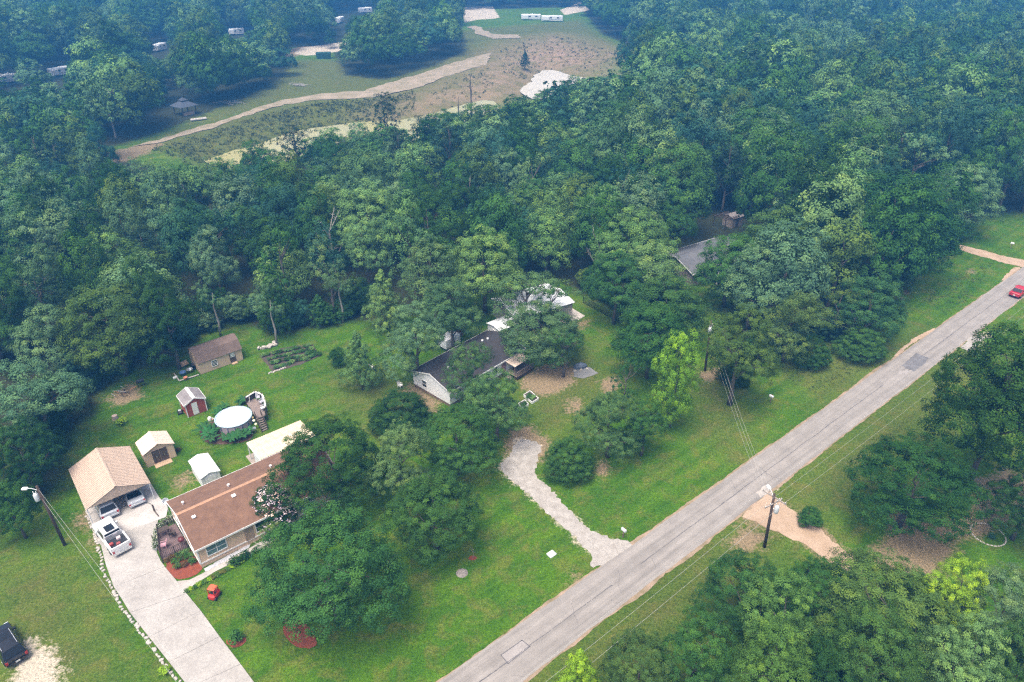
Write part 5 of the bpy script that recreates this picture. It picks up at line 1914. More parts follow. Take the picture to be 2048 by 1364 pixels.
    for c, rx, rz in domes if lod < 2 else domes[::3]:
        zz = max(.6, min(top - .2, c.z - 1.2 - .25 * math.hypot(c.x, c.y)))
        f = zz / top * 5
        i0 = min(4, int(f))
        s = Vector(spine[i0]).lerp(Vector(spine[i0 + 1]), f - i0)
        mid = s.lerp(c, .5) + Vector((r.uniform(-.2, .2), r.uniform(-.2, .2), -.1))
        mb.tube([s, mid, c], [tr * .42, tr * .28, tr * .12], 5, False)
        if lod < 1:
            for _ in range(4):
                e2 = c + Vector((r.uniform(-1, 1), r.uniform(-1, 1), r.uniform(-.3, .9))) * rx * .85
                mb.tube([mid.lerp(c, .7), e2], [tr * .12, tr * .04], 4, False)
    return mb.mesh('trunk', BARK, True), crown


PROTO = {}


def proto(kind, var, lod=0):
    k = (kind, var, lod)
    if k not in PROTO:
        PROTO[k] = make_tree(kind, 100 + var * 17 + lod * 5 + sum(map(ord, kind)), lod)
    return PROTO[k]


TINTS = {'D': (0.0256, 0.0732, 0.0161), 'M': (0.0427, 0.1135, 0.0242), 'L': (0.1147, 0.2196, 0.0644), 'Y': (0.19, 0.32, 0.022), 'B': (0.0317, 0.0927, 0.0529), 'S': (0.0915, 0.1781, 0.0759), 'P': (0.0244, 0.0561, 0.0299), 'O': (0.0671, 0.1269, 0.0299), 'C': (0.0756, 0.1513, 0.0506)}  # 'B': blue-green leaves, with added blue painting some of the far haze


def plant_tree(name, label, cat, pos, h, rad, kind='oak', var=0, tint='M', lod=0, group=None, rz=None, bark=None, jit=.14, parts=('trunk', 'crown')):
    t = thing(name, label, cat, pos, rng.random() * 6.28 if rz is None else rz, group)
    tm, cm = proto(kind, var, lod)
    sc = (rad / 4.0, rad / 4.0, h / 10.0)
    c = link(parts[1], cm, t)
    c.scale = sc
    base = TINTS[tint] if isinstance(tint, str) else tint
    k = 1 + rng.uniform(-jit, jit)
    c['tint'] = [base[0] * k * rng.uniform(.92, 1.1), base[1] * k, base[2] * k * rng.uniform(.85, 1.2)]
    s = link(parts[0], tm, t)
    s.scale = sc
    return t


def crown_at(cx, cy, wpx, h, frac=.60):
    """base position and radius of a tree whose crown is centred at a pixel and is wpx wide"""
    p = at(cx, cy, h * frac)
    depth = pix(p)[2]
    return Vector((p.x, p.y, 0)), wpx / 2 / FPX * depth


TREES = [
    # cx, cy, width px, height m, kind, variant, tint, label
    (655, 1128, 275, 12.5, 'oak', 0, 'M', 'largest green oak on the front lawn beside the tan house'),
    (655, 915, 200, 11.0, 'oak', 1, 'D', 'dense dark oak over the right end of the brown roof'),
    (868, 1018, 175, 9.0, 'oak', 2, 'M', 'low broad oak left of the gravel driveway'),
    (802, 912, 125, 11.5, 'gum', 1, 'L', 'light yellowish green tree between the dark oak and the gravel driveway'),
    (915, 872, 155, 9.0, 'oak', 3, 'M', 'round oak overhanging the top of the gravel driveway'),
    (992, 800, 130, 10.0, 'gum', 1, 'C', 'oak in front of the white house hiding its middle windows'),
    (940, 740, 108, 11.0, 'gum', 2, 'C', 'slender tree in front of the dark roof of the white house'),
    (798, 822, 120, 5.0, 'bush', 0, 'D', 'low dark spreading tree beside the bare patch left of the white house'),
    (826, 672, 140, 13.0, 'gum', 0, 'S', 'tall pale blue green tree at the left end of the white house'),
    (717, 722, 80, 9.5, 'cone', 0, 'L', 'young light green conical tree alone on the grass left of the white house'),
    (676, 712, 34, 3.0, 'bush', 1, 'D', 'small round dark shrub behind the conical tree'),
    (767, 600, 82, 10.5, 'cone', 1, 'L', 'narrow light green tree behind the pale tree left of the white house'),
    (868, 552, 150, 14.0, 'gum', 1, 'C', 'tall olive green tree behind the white house'),
    (905, 618, 125, 11.5, 'gum', 2, 'C', 'tree standing close behind the back eave of the white house'),
    (968, 525, 140, 14.5, 'oak', 1, 'L', 'tall light green tree above the metal roofed building'),
    (1055, 575, 175, 10.0, 'sparse', 0, 'C', 'open crowned tree spreading over the white metal roof'),
    (1085, 655, 150, 9.0, 'oak', 2, 'C', 'large tree at the right end of the white house'),
    (1100, 600, 90, 9.0, 'sparse', 1, 'M', 'thin tree over the right half of the white metal roof'),
    (1130, 690, 90, 8.5, 'sparse', 1, 'M', 'thin tree with bare twigs right of the porch awning'),
    (1138, 915, 92, 5.2, 'bush', 0, (.048, .112, .026), 'dense green bush tree right of the gravel driveway'),
    (1222, 840, 135, 9.0, 'gum', 0, 'C', 'spreading tree on the middle of the front lawn'),
    (1290, 845, 95, 8.0, 'gum', 2, 'M', 'lower tree beside the yellow green column tree'),
    (1352, 766, 90, 14.0, 'column', 0, (.150, .290, .024), 'bright yellow green column of vine covered tree on the lawn'),
    (1305, 665, 140, 12.0, 'oak', 0, 'M', 'tall bare stemmed tree behind the yellow green column tree'),
    (1250, 755, 70, 8.0, 'sparse', 0, 'M', 'thin tree left of the tall bare stemmed tree'),
    # right wood edge
    (1205, 430, 130, 14.0, 'gum', 0, 'L', 'light green tree at the wood edge above the white metal roof'),
    (1265, 480, 150, 14.5, 'oak', 1, 'L', 'light green round tree left of the grey roofed house'),
    (1300, 540, 145, 12.5, 'gum', 1, 'L', 'light green tree beside the left end of the grey roof'),
    (1235, 560, 120, 12.5, 'oak', 3, 'M', 'mid green tree in the wood behind the black fence'),
    (1464, 525, 128, 13.0, 'oak', 0, 'M', 'tree hiding the right end of the grey roofed house'),
    (1350, 440, 100, 13.0, 'gum', 2, 'M', 'tree behind the grey roofed house'),
    (1335, 610, 150, 11.0, 'oak', 2, (.050, .115, .030), 'round tree on the lot line in front of the grey roofed house'),
    (1482, 690, 160, 15.0, 'gum', 0, 'O', 'tall tree right of the lot with bare lower stem'),
    (1515, 560, 140, 14.0, 'gum', 1, 'S', 'tree right of the grey roofed house'),
    (1585, 640, 130, 11.5, 'gum', 0, 'O', 'tree at the edge of the rough grass by the road'),
    (1560, 480, 170, 15.0, 'oak', 3, 'O', 'broad olive tree behind the grey roofed house'),
    (1625, 700, 70, 5.0, 'bush', 0, 'M', 'shrub at the foot of the trees beside the rough grass'),
    (1470, 745, 60, 3.0, 'bush', 1, 'D', 'low dark shrub at the foot of the tall bare stemmed wood tree'),
    (1675, 610, 130, 9.0, 'sparse', 1, 'O', 'ragged tree with dead branches beside the road verge'),
    (1745, 600, 125, 11.0, 'oak', 1, (.045, .110, .030), 'rounded tree nearest the road at the wood edge'),
    (1725, 685, 90, 5.0, 'bush', 0, 'M', 'bushy growth at the corner of the wood by the road'),
    (1790, 430, 240, 19.0, 'oak', 2, 'D', 'huge dark tree above the dirt driveway on the right'),
    (1720, 470, 120, 14.0, 'gum', 2, 'M', 'tree left of the huge dark tree'),
    (1930, 380, 130, 15.0, 'oak', 0, 'S', 'grey green tree at the far right wood edge'),
    # right of the road
    (2010, 800, 250, 20.0, 'tall', 0, 'D', 'tallest dark tree rising from the stone ring at the right edge'),
    (2065, 1000, 130, 9.0, 'oak', 0, 'D', 'dark tree at the right edge beside the stone ring'),
    (1832, 955, 220, 11.0, 'oak', 2, 'D', 'broad dark tree right of the road above the bare soil'),
    (1622, 1032, 44, 2.4, 'bush', 1, 'M', 'small round bush alone beside the dirt driveway'),
    (1488, 1180, 165, 8.5, 'oak', 0, 'M', 'dark green tree below the utility pole right of the road'),
    (1560, 1232, 165, 11.0, 'gum', 1, (.080, .175, .036), 'bright light green lobed tree right of the road at the bottom'),
    (1640, 1178, 135, 7.0, 'oak', 3, 'M', 'tree just below the dirt driveway'),
    (1775, 1215, 270, 9.5, 'oak', 1, 'O', 'widest tree of the group in the bottom right corner'),
    (1905, 1190, 130, 10.5, 'gum', 2, 'Y', 'yellow green tree behind the widest tree at the bottom right'),
    (1740, 1310, 185, 12.5, 'oak', 2, (.06, .125, .032), 'olive tree at the bottom edge below the widest tree'),
    (1535, 1335, 185, 12.5, 'gum', 0, (.085, .180, .036), 'light green tree at the bottom edge right of the road'),
    (1400, 1310, 160, 10.0, 'gum', 2, 'M', 'mid green tree at the bottom edge beside the power lines'),
    (1280, 1335, 150, 8.0, 'oak', 3, 'O', 'olive green tree at the bottom edge close to the road'),
    (1155, 1372, 110, 9.0, 'cone', 1, 'Y', 'yellow green tree top at the bottom edge nearest the road'),
    (2010, 1215, 150, 11.0, 'oak', 0, 'S', 'grey green tree at the right edge of the bottom corner'),
    (1935, 1330, 170, 12.0, 'gum', 1, 'L', 'light green tree in the bottom right corner'),
    (2050, 1330, 150, 12.0, 'oak', 3, 'M', 'mid green tree at the very bottom right corner'),
    (1640, 1370, 150, 10.0, 'bush', 0, 'D', 'dark low tree at the bottom edge between the light green trees'),
    # left edge
    (20, 1010, 90, 7.5, 'oak', 1, 'M', 'tree at the left edge beside the left utility pole'),
    (70, 790, 180, 13.0, 'gum', 0, 'S', 'pale grey green tree at the left edge beyond the back yard'),
    (40, 900, 130, 10.0, 'oak', 3, 'D', 'dark tree at the left edge below the pale grey green tree'),
    (215, 640, 170, 14.5, 'oak', 0, 'O', 'big olive tree above the junk left of the brown roofed shed'),
    (330, 640, 120, 13.0, 'gum', 2, 'D', 'dark tree overhanging the left end of the brown roofed shed'),
    (225, 530, 120, 14.5, 'gum', 1, 'L', 'light green tree rising from the wood behind the brown roofed shed'),
    (430, 520, 90, 14.5, 'gum', 2, 'S', 'tall pale stemmed tree behind the brown roofed shed'),
    (548, 600, 70, 12.0, 'cone', 1, 'M', 'slender tree behind the vegetable garden'),
    (655, 545, 95, 14.0, 'sparse', 1, 'S', 'thin tree with pale dead branches at the back of the lot'),
    (735, 430, 140, 15.5, 'oak', 1, 'L', 'brightest light green tree at the back of the lot'),
    (650, 420, 120, 14.0, 'gum', 0, 'L', 'light green tree left of the brightest tree at the back of the lot'),
    (850, 430, 150, 14.0, 'oak', 3, 'D', 'broad dark tree at the back of the lot'),
    (730, 495, 90, 12.5, 'gum', 1, 'L', 'light green lower tree in front of the brightest back lot tree'),
    (1240, 250, 150, 17.0, 'oak', 0, 'M', 'large green tree standing out of the wood below the pale glare on the pond water'),
    (1215, 305, 100, 16.0, 'gum', 2, 'M', 'round topped tree in the wood below the large green tree'),
    (770, 235, 64, 17.0, 'pine', 0, 'P', 'lone tall pine standing against the pond'),
    (590, 305, 90, 15.0, 'pine', 1, 'P', 'dark pine at the near shore of the pond'),
    (660, 290, 80, 11.0, 'gum', 1, 'L', 'light green tree at the near shore of the pond'),
    (505, 325, 80, 13.0, 'gum', 2, 'M', 'tree breaking the left end of the pond strip'),
    (722, 285, 75, 13.0, 'gum', 0, 'C', 'pale tree before the pond right of the lone tall pine foot'),
    (892, 262, 80, 14.0, 'oak', 3, 'M', 'dark round tree before the right end of the pond strip'),
    (850, 270, 80, 13.0, 'pine', 1, 'P', 'short dark pine right of the lone tall pine'),
]
for cx, cy_, w, h, kind, var, tint, label in TREES:
    pos, rad = crown_at(cx, cy_, w, h, .50 if kind in ('bush', 'cone', 'column') else .62)
    nm = 'bush' if kind == 'bush' and h < 4 else ('pine_tree' if kind == 'pine' else 'tree')
    cat = 'bush' if nm == 'bush' else 'tree'
    d = pos.length
    plant_tree(nm, label, cat, pos, h, rad * 1.16, kind, var, tint, -1 if d < 84 and kind in ('oak', 'gum', 'tall') and rad > 2.5 else 0, None, parts=('stem', 'foliage') if nm == 'bush' else ('trunk', 'crown'))

# young growth closing the foot of the wood edges
YG = [((150, 800), (238, 738), 5), ((250, 728), (372, 690), 6), ((395, 662), (520, 652), 6), ((540, 664), (660, 660), 6), ((668, 652), (760, 625), 5), ((1170, 585), (1262, 630), 6), ((1275, 640), (1400, 650), 5),
      ((1490, 745), (1600, 700), 5), ((1620, 690), (1780, 640), 7), ((1800, 600), (1930, 470), 7), ((60, 930), (140, 840), 4), ((0, 1060), (60, 960), 3)]
YGL = ['left of the red shed', 'behind the small sheds', 'behind the long shed', 'behind the vegetable garden', 'at the back of the lot', 'behind the black fence', 'along the right lot line', 'beside the rough grass', 'near the road patch', 'by the far dirt driveway', 'at the left wood edge', 'near the left utility pole']
for (a_, b_, n_), lb in zip(YG, YGL):
    for i in range(n_):
        t_ = (i + .5) / n_
        q = at(a_[0] + (b_[0] - a_[0]) * t_ + rng.uniform(-8, 8), a_[1] + (b_[1] - a_[1]) * t_ + rng.uniform(-5, 3))
        q += Vector((0, rng.uniform(.5, 3.0), 0))
        plant_tree('young_tree', 'leafy young tree at the foot of the wood ' + lb, 'tree', q, rng.uniform(3.0, 7.0), rng.uniform(1.7, 3.0), rng.choice(['bush', 'gum', 'bush', 'cone']), rng.randrange(2), rng.choice(['D', 'M', 'M', 'B', 'O', 'S']), 1, 'young growth ' + lb)

# --- the wood: trees fill everything that is not open ground, and leave what the photograph shows in view
OPEN_PX = [
    [(175, 790), (235, 735), (330, 740), (372, 705), (400, 682), (505, 668), (640, 672), (700, 655), (745, 665), (860, 760), (1150, 600), (1260, 655), (1330, 690), (1480, 760), (1560, 720),
     (1640, 700), (1700, 705), (1800, 600), (1850, 545), (1930, 480), (1940, 440), (2048, 425), (2048, 1364), (0, 1364), (0, 1100), (60, 940), (130, 860)],
    [(262, 288), (360, 250), (440, 200), (520, 195), (590, 150), (600, 112), (700, 120), (740, 145), (930, 110), (940, 40), (1010, 40), (1042, 42), (1042, 8), (1130, 8), (1135, 50), (1190, 80), (1258, 118), (1230, 150), (1130, 150), (1040, 184), (940, 206), (830, 236), (640, 268), (450, 312), (300, 316), (200, 318)],
    [(330, 200), (400, 200), (400, 235), (340, 240)], [(590, 92), (670, 92), (670, 125), (590, 125)], [(930, 8), (985, 12), (985, 40), (935, 40)],
    [(668, 16), (692, 16), (692, 50), (668, 50)], [(720, 8), (745, 8), (745, 28), (720, 28)], [(455, 52), (490, 52), (490, 70), (455, 70)], [(306, 80), (334, 80), (334, 106), (306, 106)],
    [(104, 124), (140, 124), (140, 160), (104, 160)], [(0, 142), (34, 142), (34, 170), (0, 170)],
    [(975, 570), (1140, 570), (1140, 640), (975, 640)], [(1336, 476), (1432, 476), (1432, 556), (1336, 556)], [(1445, 418), (1482, 418), (1482, 445), (1420, 470)],
]
r5 = random.Random(77)
cands = []
TAKEN = []
for o in [o for o in COL.objects if o.get('category') == 'tree']:
    cr = [c for c in o.children if c.name.startswith('crown')]
    TAKEN.append((o.location.x, o.location.y, (cr[0].scale.x * 4 if cr else 2) * .62))
yy = 84.0
while yy < 640:
    step = 7.0 + max(0, yy - 110) * .02 if yy < 330 else 11.5
    hw = yy * .86 + 30
    x = -hw
    while x < hw:
        px_, py_ = x + r5.uniform(-.42, .42) * step, yy + r5.uniform(-.42, .42) * step
        x += step
        bigw = px_ > 20 or py_ > 185
        if inpoly(CLEAR_NEAR, px_, py_) or inpoly(CLEAR_FAR, px_, py_):
            continue
        if min(sdf(POND_A, np.array([px_]), np.array([py_]))[0], sdf(POND_B, np.array([px_]), np.array([py_]))[0]) < 3:
            continue
        if any((px_ - a) ** 2 + (py_ - b) ** 2 < (c + 1.2) ** 2 for a, b, c in TAKEN):
            continue
        ok = False
        for tryn in range(4):
            h = (r5.uniform(13, 24) if bigw else r5.uniform(10.5, 17.5)) * (1 - .15 * tryn)
            rad = (r5.uniform(5.0, 7.8) if bigw else r5.uniform(3.9, 5.9)) * (1 - .12 * tryn)
            pts = []
            for fx, fz in ((0, 1.0), (-1, .55), (1, .55), (-.7, .85), (.7, .85), (0, .6), (0, .3)):
                q = pix((px_ + fx * rad, py_, h * fz))
                pts.append(q)
            ex, ey, ed = pix((px_, py_, h * .6))
            rx_, ry_ = rad * FPX / ed, (h * .40 * CP + rad * SP * .8) * FPX / ed
            hide = any(((q[0] - ex) / rx_) ** 2 + ((q[1] - ey) / ry_) ** 2 < 1.0 for poly in OPEN_PX[2:] for q in poly)
            if not hide and not any(inpoly(poly, q[0], q[1]) for q in pts for poly in OPEN_PX):
                ok = True
                break
        if ok:
            cx_, cyy, dep = pix((px_, py_, h * .6))
            if -140 < cx_ < 2190 and cyy > -170:
                cands.append((dep, px_, py_, h, rad))
    yy += step * .87
cands.sort()
NEAR_N = 270
ZONES = [
    (lambda p: p[0] < -20 and p[1] < 195, 'forest tree in the left wood behind the brown roofed shed', 'trees of the left wood'),
    (lambda p: p[1] < 195 and p[0] < 25, 'forest tree in the wood between the white house and the pond', 'trees of the back wood'),
    (lambda p: p[0] >= 25, 'forest tree in the right wood beyond the grey roofed house', 'trees of the right wood'),
    (lambda p: True, 'forest tree of the far wood beyond the pond and track', 'trees of the far wood'),
]
WT = ['D', 'M', 'D', 'M', 'O', 'S', 'B', 'M', 'L', 'S', 'B', 'M', 'L', 'O', 'S']
for i, (dep, x, y, h, rad) in enumerate(cands[:NEAR_N]):
    for f, lab, grp in ZONES:
        if f((x, y)):
            break
    kind = r5.choice(['oak', 'gum', 'oak', 'gum', 'oak', 'gum', 'oak', 'pine', 'oak', 'sparse'])
    var = r5.randrange({'oak': 4, 'gum': 3, 'pine': 2, 'sparse': 2}[kind])
    tint = 'P' if kind == 'pine' else r5.choice(WT)
    lab = {'D': 'dark green ', 'M': 'mid green ', 'O': 'olive green ', 'S': 'pale grey green ', 'B': 'blue green ', 'L': 'light green ', 'P': 'very dark '}[tint] + ('pine' if kind == 'pine' else ('thin forest tree' if kind == 'sparse' else 'forest tree')) + lab[11:]
    plant_tree('pine_tree' if kind == 'pine' else 'forest_tree', lab, 'tree', (x, y, 0), h, rad, kind, var, tint, 0 if dep < 105 else 1, grp)

# the rest reads as one mass of far forest: one object, instances of the same crowns
far = cands[NEAR_N:]
if far:
    me = bpy.data.meshes.new('far_forest')
    n = len(far)
    me.vertices.add(n)
    co = np.array([(c[1], c[2], 0) for c in far], np.float32)
    me.vertices.foreach_set('co', co.ravel())
    sca = me.attributes.new('sca', 'FLOAT_VECTOR', 'POINT')
    sca.data.foreach_set('vector', np.array([(c[4] * 1.08 / 4, c[4] * 1.08 / 4, c[3] / 10) for c in far], np.float32).ravel())
    rot = me.attributes.new('rot', 'FLOAT', 'POINT')
    rot.data.foreach_set('value', np.array([r5.random() * 6.28 for c in far], np.float32))
    pick = me.attributes.new('pick', 'INT', 'POINT')
    pick.data.foreach_set('value', np.array([r5.randrange(6) for c in far], np.int32))
    tint = me.attributes.new('ptint', 'FLOAT_VECTOR', 'POINT')
    tv = []
    for c in far:
        t = TINTS[r5.choice(WT)]
        k = r5.uniform(.85, 1.2)
        tv.append((t[0] * k, t[1] * k, t[2] * k))
    tint.data.foreach_set('vector', np.array(tv, np.float32).ravel())
    fo = stuff(link('far_forest', me))
    fo['label'] = 'far blue green forest that reads as one mass at the top'
    fo['category'] = 'forest'
    ng = bpy.data.node_groups.new('far_forest_nodes', 'GeometryNodeTree')
    ng.interface.new_socket('Geometry', in_out='INPUT', socket_type='NodeSocketGeometry')
    ng.interface.new_socket('Geometry', in_out='OUTPUT', socket_type='NodeSocketGeometry')
    gi, go = ng.nodes.new('NodeGroupInput'), ng.nodes.new('NodeGroupOutput')
    m2p = ng.nodes.new('GeometryNodeMeshToPoints')
    ng.links.new(gi.outputs[0], m2p.inputs['Mesh'])
    g2i = ng.nodes.new('GeometryNodeGeometryToInstance')
    srcs = []
    for k_, v_ in (('oak', 0), ('gum', 0), ('oak', 1), ('gum', 1), ('oak', 2), ('pine', 0)):
        tm, cm = proto(k_, v_, 2)
        o = next((q for q in COL.objects if q.data is cm), None)
        if o is None:                                   # one such tree stands in the far wood itself
            c = far.pop() if len(far) > 10 else far[0]
            t = plant_tree('forest_tree', ZONES[3][1], 'tree', (c[1] + 2, c[2] + 2, 0), c[3], c[4], k_, v_, 'M', 2, ZONES[3][2])
            o = t.children[0]
        srcs.append(o)
    for o in reversed(srcs):
        oi = ng.nodes.new('GeometryNodeObjectInfo')
        oi.inputs['Object'].default_value = o
        oi.transform_space = 'ORIGINAL'
        oi.inputs['As Instance'].default_value = True
        ng.links.new(oi.outputs['Geometry'], g2i.inputs[0])
    iop = ng.nodes.new('GeometryNodeInstanceOnPoints')
    iop.inputs['Pick Instance'].default_value = True
    ng.links.new(m2p.outputs[0], iop.inputs['Points'])
    ng.links.new(g2i.outputs[0], iop.inputs['Instance'])

    def na(nm, ty):
        q = ng.nodes.new('GeometryNodeInputNamedAttribute')
        q.data_type = ty
        q.inputs['Name'].default_value = nm
        return q.outputs['Attribute']
    ng.links.new(na('sca', 'FLOAT_VECTOR'), iop.inputs['Scale'])
    ng.links.new(na('pick', 'INT'), iop.inputs['Instance Index'])
    cx = ng.nodes.new('ShaderNodeCombineXYZ')
    ng.links.new(na('rot', 'FLOAT'), cx.inputs[2])
    ng.links.new(cx.outputs[0], iop.inputs['Rotation'])
    st = ng.nodes.new('GeometryNodeStoreNamedAttribute')
    st.data_type = 'FLOAT_VECTOR'
    st.domain = 'INSTANCE'
    st.inputs['Name'].default_value = 'tint'
    ng.links.new(iop.outputs[0], st.inputs['Geometry'])
    ng.links.new(na('ptint', 'FLOAT_VECTOR'), st.inputs['Value'])
    ng.links.new(st.outputs[0], go.inputs[0])
    md = fo.modifiers.new('forest', 'NODES')
    md.node_group = ng

# ------------------------------------------------------------------ garden plants, dead trees, weeds
def shrub(name, label, cat, pos, w, h, tint, seed=0, group=None, leaf=.13, per=26, n=9, flowers=None, parts=('stem', 'foliage')):
    key = ('shrub', seed, leaf, per, n)
    if key not in PROTO:
        cen, rad, per_, leaf_, sd_ = shrub_mesh(seed, n, leaf, per)
        st_ = MB()
        for c in cen[:5]:
            st_.tube([(0, 0, -.05), (c[0] * .5, c[1] * .5, c[2] * .5), c], [.03, .022, .01], 4, False)
        PROTO[key] = (st_.mesh('stem', BARK), leaves_mesh('foliage', cen, rad, per_, leaf_, sd_, up=.5))
    sm, lm = PROTO[key]
    t = thing(name, label, cat, pos, rng.random() * 6.28, group)
    f = link(parts[1], lm, t)
    f.scale = (w, w, h)
    base = TINTS[tint] if isinstance(tint, str) else tint
    k = rng.uniform(.85, 1.15)
    f['tint'] = [base[0] * k, base[1] * k, base[2] * k]
    s = link(parts[0], sm, t)
    s.scale = (w, w, h)
    if flowers:
        fk = ('flw', seed, n)
        if fk not in PROTO:
            cen, rad, _, _, _ = shrub_mesh(seed, n)
            PROTO[fk] = leaves_mesh('flowers', [(c[0], c[1], c[2] + .06) for c in cen], [r_ * 1.05 for r_ in rad], 5, .085, seed + 3, up=.9)
        q = link('flowers', PROTO[fk], t)
        q.scale = (w, w, h)
        q['tint'] = list(flowers)
    return t


# front bed of the tan house
struct(sheet('mulch_bed', jitter_outline(smooth_poly(atw([(329, 1134), (340, 1147), (353, 1160), (378, 1157), (398, 1147), (407, 1135), (392, 1108), (380, 1094), (340, 1108)]), 1), .3, .05, 3), .04, M_MULCH))
for i, (x, y) in enumerate(((335, 1122), (345, 1118), (355, 1114), (365, 1110), (375, 1105), (350, 1126), (362, 1122), (374, 1116), (384, 1112), (382, 1124), (370, 1132), (356, 1136), (388, 1126))):
    shrub('flower_bed_shrub', 'small shrub in the red mulch bed at the corner of the tan house', 'shrub', at(x, y), rng.uniform(.7, 1.0), rng.uniform(.7, 1.1), rng.choice(['M', 'L', 'O', (.12, .08, .03)]), i % 4, 'shrubs in the front mulch bed')
struct(sheet('front_walk', atw([(354, 1163), (379, 1160), (402, 1149), (420, 1139), (497, 1098), (560, 1062), (566, 1072), (503, 1108), (431, 1143), (388, 1170), (371, 1186)]), .045, pm('walk_conc', (.46, .42, .38), .9, scale=.6, fine=.3, world=True), None, .06))
struct(sheet('white_rock_bed', jitter_outline(atw([(408, 1138), (440, 1120), (500, 1089), (498, 1096), (440, 1128), (412, 1143)]), .25, .06, 3), .055, pm('white_rock', (.70, .70, .72), .9, scale=6, col2=(.45, .45, .48), fine=.6, world=True)))
for i in range(17):
    t_ = i / 16
    q = at(374, 1184).lerp(at(492, 1119), t_)
    shrub('border_plant', 'low yellow green border plant along the front walk', 'plant', q + Vector((rng.uniform(-.08, .08), rng.uniform(-.08, .08), 0)), rng.uniform(.62, .82), rng.uniform(.32, .5), rng.choice([(.13, .14, .03), 'O', 'M', 'Y']), i % 4, 'low plants bordering the front walk')
for i, (x, y) in enumerate(((468, 1128), (480, 1122), (493, 1114))):
    shrub('round_shrub', 'dark round shrub beside the front walk, ' + ('left of three', 'middle of three', 'right of three')[i], 'shrub', at(x, y), 1.3, 1.1, 'D', i)
# lattice planters with white flowers along the deck
for i, (x, y) in enumerate(((347, 1040), (338, 1044), (329, 1050), (321, 1058), (316, 1068), (314, 1079), (313, 1089), (312, 1098))):
    t = shrub('white_flower_planter', 'planter of white flowers along the driveway side of the deck', 'planter', at(x, y), .85, 1.25, (.10, .15, .06), i % 4, 'white flower planters along the deck', flowers=(.75, .75, .72))
    MB().lathe([(.2, 0), (.27, .3), (.27, .34), (.2, .34)], 10).build('pot', M_TRIM, t)
# bush in red mulch, sapling, mulch under the big oak
for gp, sd_ in (([(448, 1277), (460, 1296), (478, 1296), (497, 1280), (490, 1272), (470, 1284)], 2), ([(938, 1112), (949, 1109), (955, 1117), (946, 1122), (938, 1120)], 4), ([(566, 1240), (590, 1233), (612, 1244), (640, 1290), (610, 1300), (582, 1286), (565, 1262)], 6)):
    struct(sheet('mulch_bed', jitter_outline(smooth_poly(atw(gp), 1), .3, .10, sd_), .03, M_MULCH))
shrub('round_shrub', 'round green shrub in red mulch beside the driveway', 'shrub', at(474, 1281), 1.75, 1.7, 'M', 2)
shrub('round_shrub', 'bright green plant at the left driveway edge at the bottom', 'shrub', at(330, 1345), 1.1, 1.2, 'Y', 3)
t = thing('sapling', 'thin bare sapling in a small red mulch ring on the front lawn', 'sapling', at(946, 1116))
MB().tube([(0, 0, 0), (.05, .05, .8), (-.05, .1, 1.5)], [.03, .02, .008], 5).build('trunk', PALEBARK, t)
mb = MB()
for a in range(5):
    mb.tube([(.02, .03, .6 + a * .15), (.35 * math.cos(a * 2.3), .35 * math.sin(a * 2.3), 1.0 + a * .15)], [.012, .004], 4, False)
mb.build('branch', PALEBARK, t)
tag(MB().lathe([(.6, 0), (.5, .06), (.42, .12), (.3, .16), (.02, .15)], 13).build('cut_stump', pm('old_stump', (.32, .28, .25), .95, var=.4, scale=6, fine=.5), None, False, tuple(at(924, 1146))), 'old grey ground level stump on the front lawn', 'stump')
shrub('yellow_shrub', 'yellow green shrub at the wood edge left of the tan shed', 'shrub', onto(242, 843, .4), 1.7, 1.5, 'Y', 1)
shrub('brown_shrub', 'brownish red shrub at the right corner of the small tan shed', 'shrub', at(357, 902), .9, .7, (.10, .06, .035), 2)


# banana plants around the pool
def banana_mesh(seed):
    r_ = random.Random(seed)
    mb = MB()
    for i in range(9):
        az = i * 2.4 + r_.uniform(-.3, .3)
        L = r_.uniform(.9, 1.35)
        el = r_.uniform(.6, 1.15)
        w = r_.uniform(.16, .22)
        d = Vector((math.cos(az), math.sin(az), 0))
        s = Vector((-d.y, d.x, 0))
        pts = []
        for k in range(6):
            t_ = k / 5
            p_ = d * (L * t_ * math.cos(el * (1 - .5 * t_))) + Vector((0, 0, .55 + L * (math.sin(el) * t_ - .55 * t_ * t_)))
            ww = w * math.sin(math.pi * min(.98, .12 + t_ * .86)) ** .6
            pts.append((p_ - s * ww - Vector((0, 0, .05)), p_ + Vector((0, 0, .02)), p_ + s * ww - Vector((0, 0, .05))))
        v = [q for t3 in pts for q in t3]
        f = []
        for k in range(5):
            f += [(k * 3, k * 3 + 1, k * 3 + 4, k * 3 + 3), (k * 3 + 1, k * 3 + 2, k * 3 + 5, k * 3 + 4)]
        mb.add(v, f)
    return mb.mesh('leaves', LEAF)


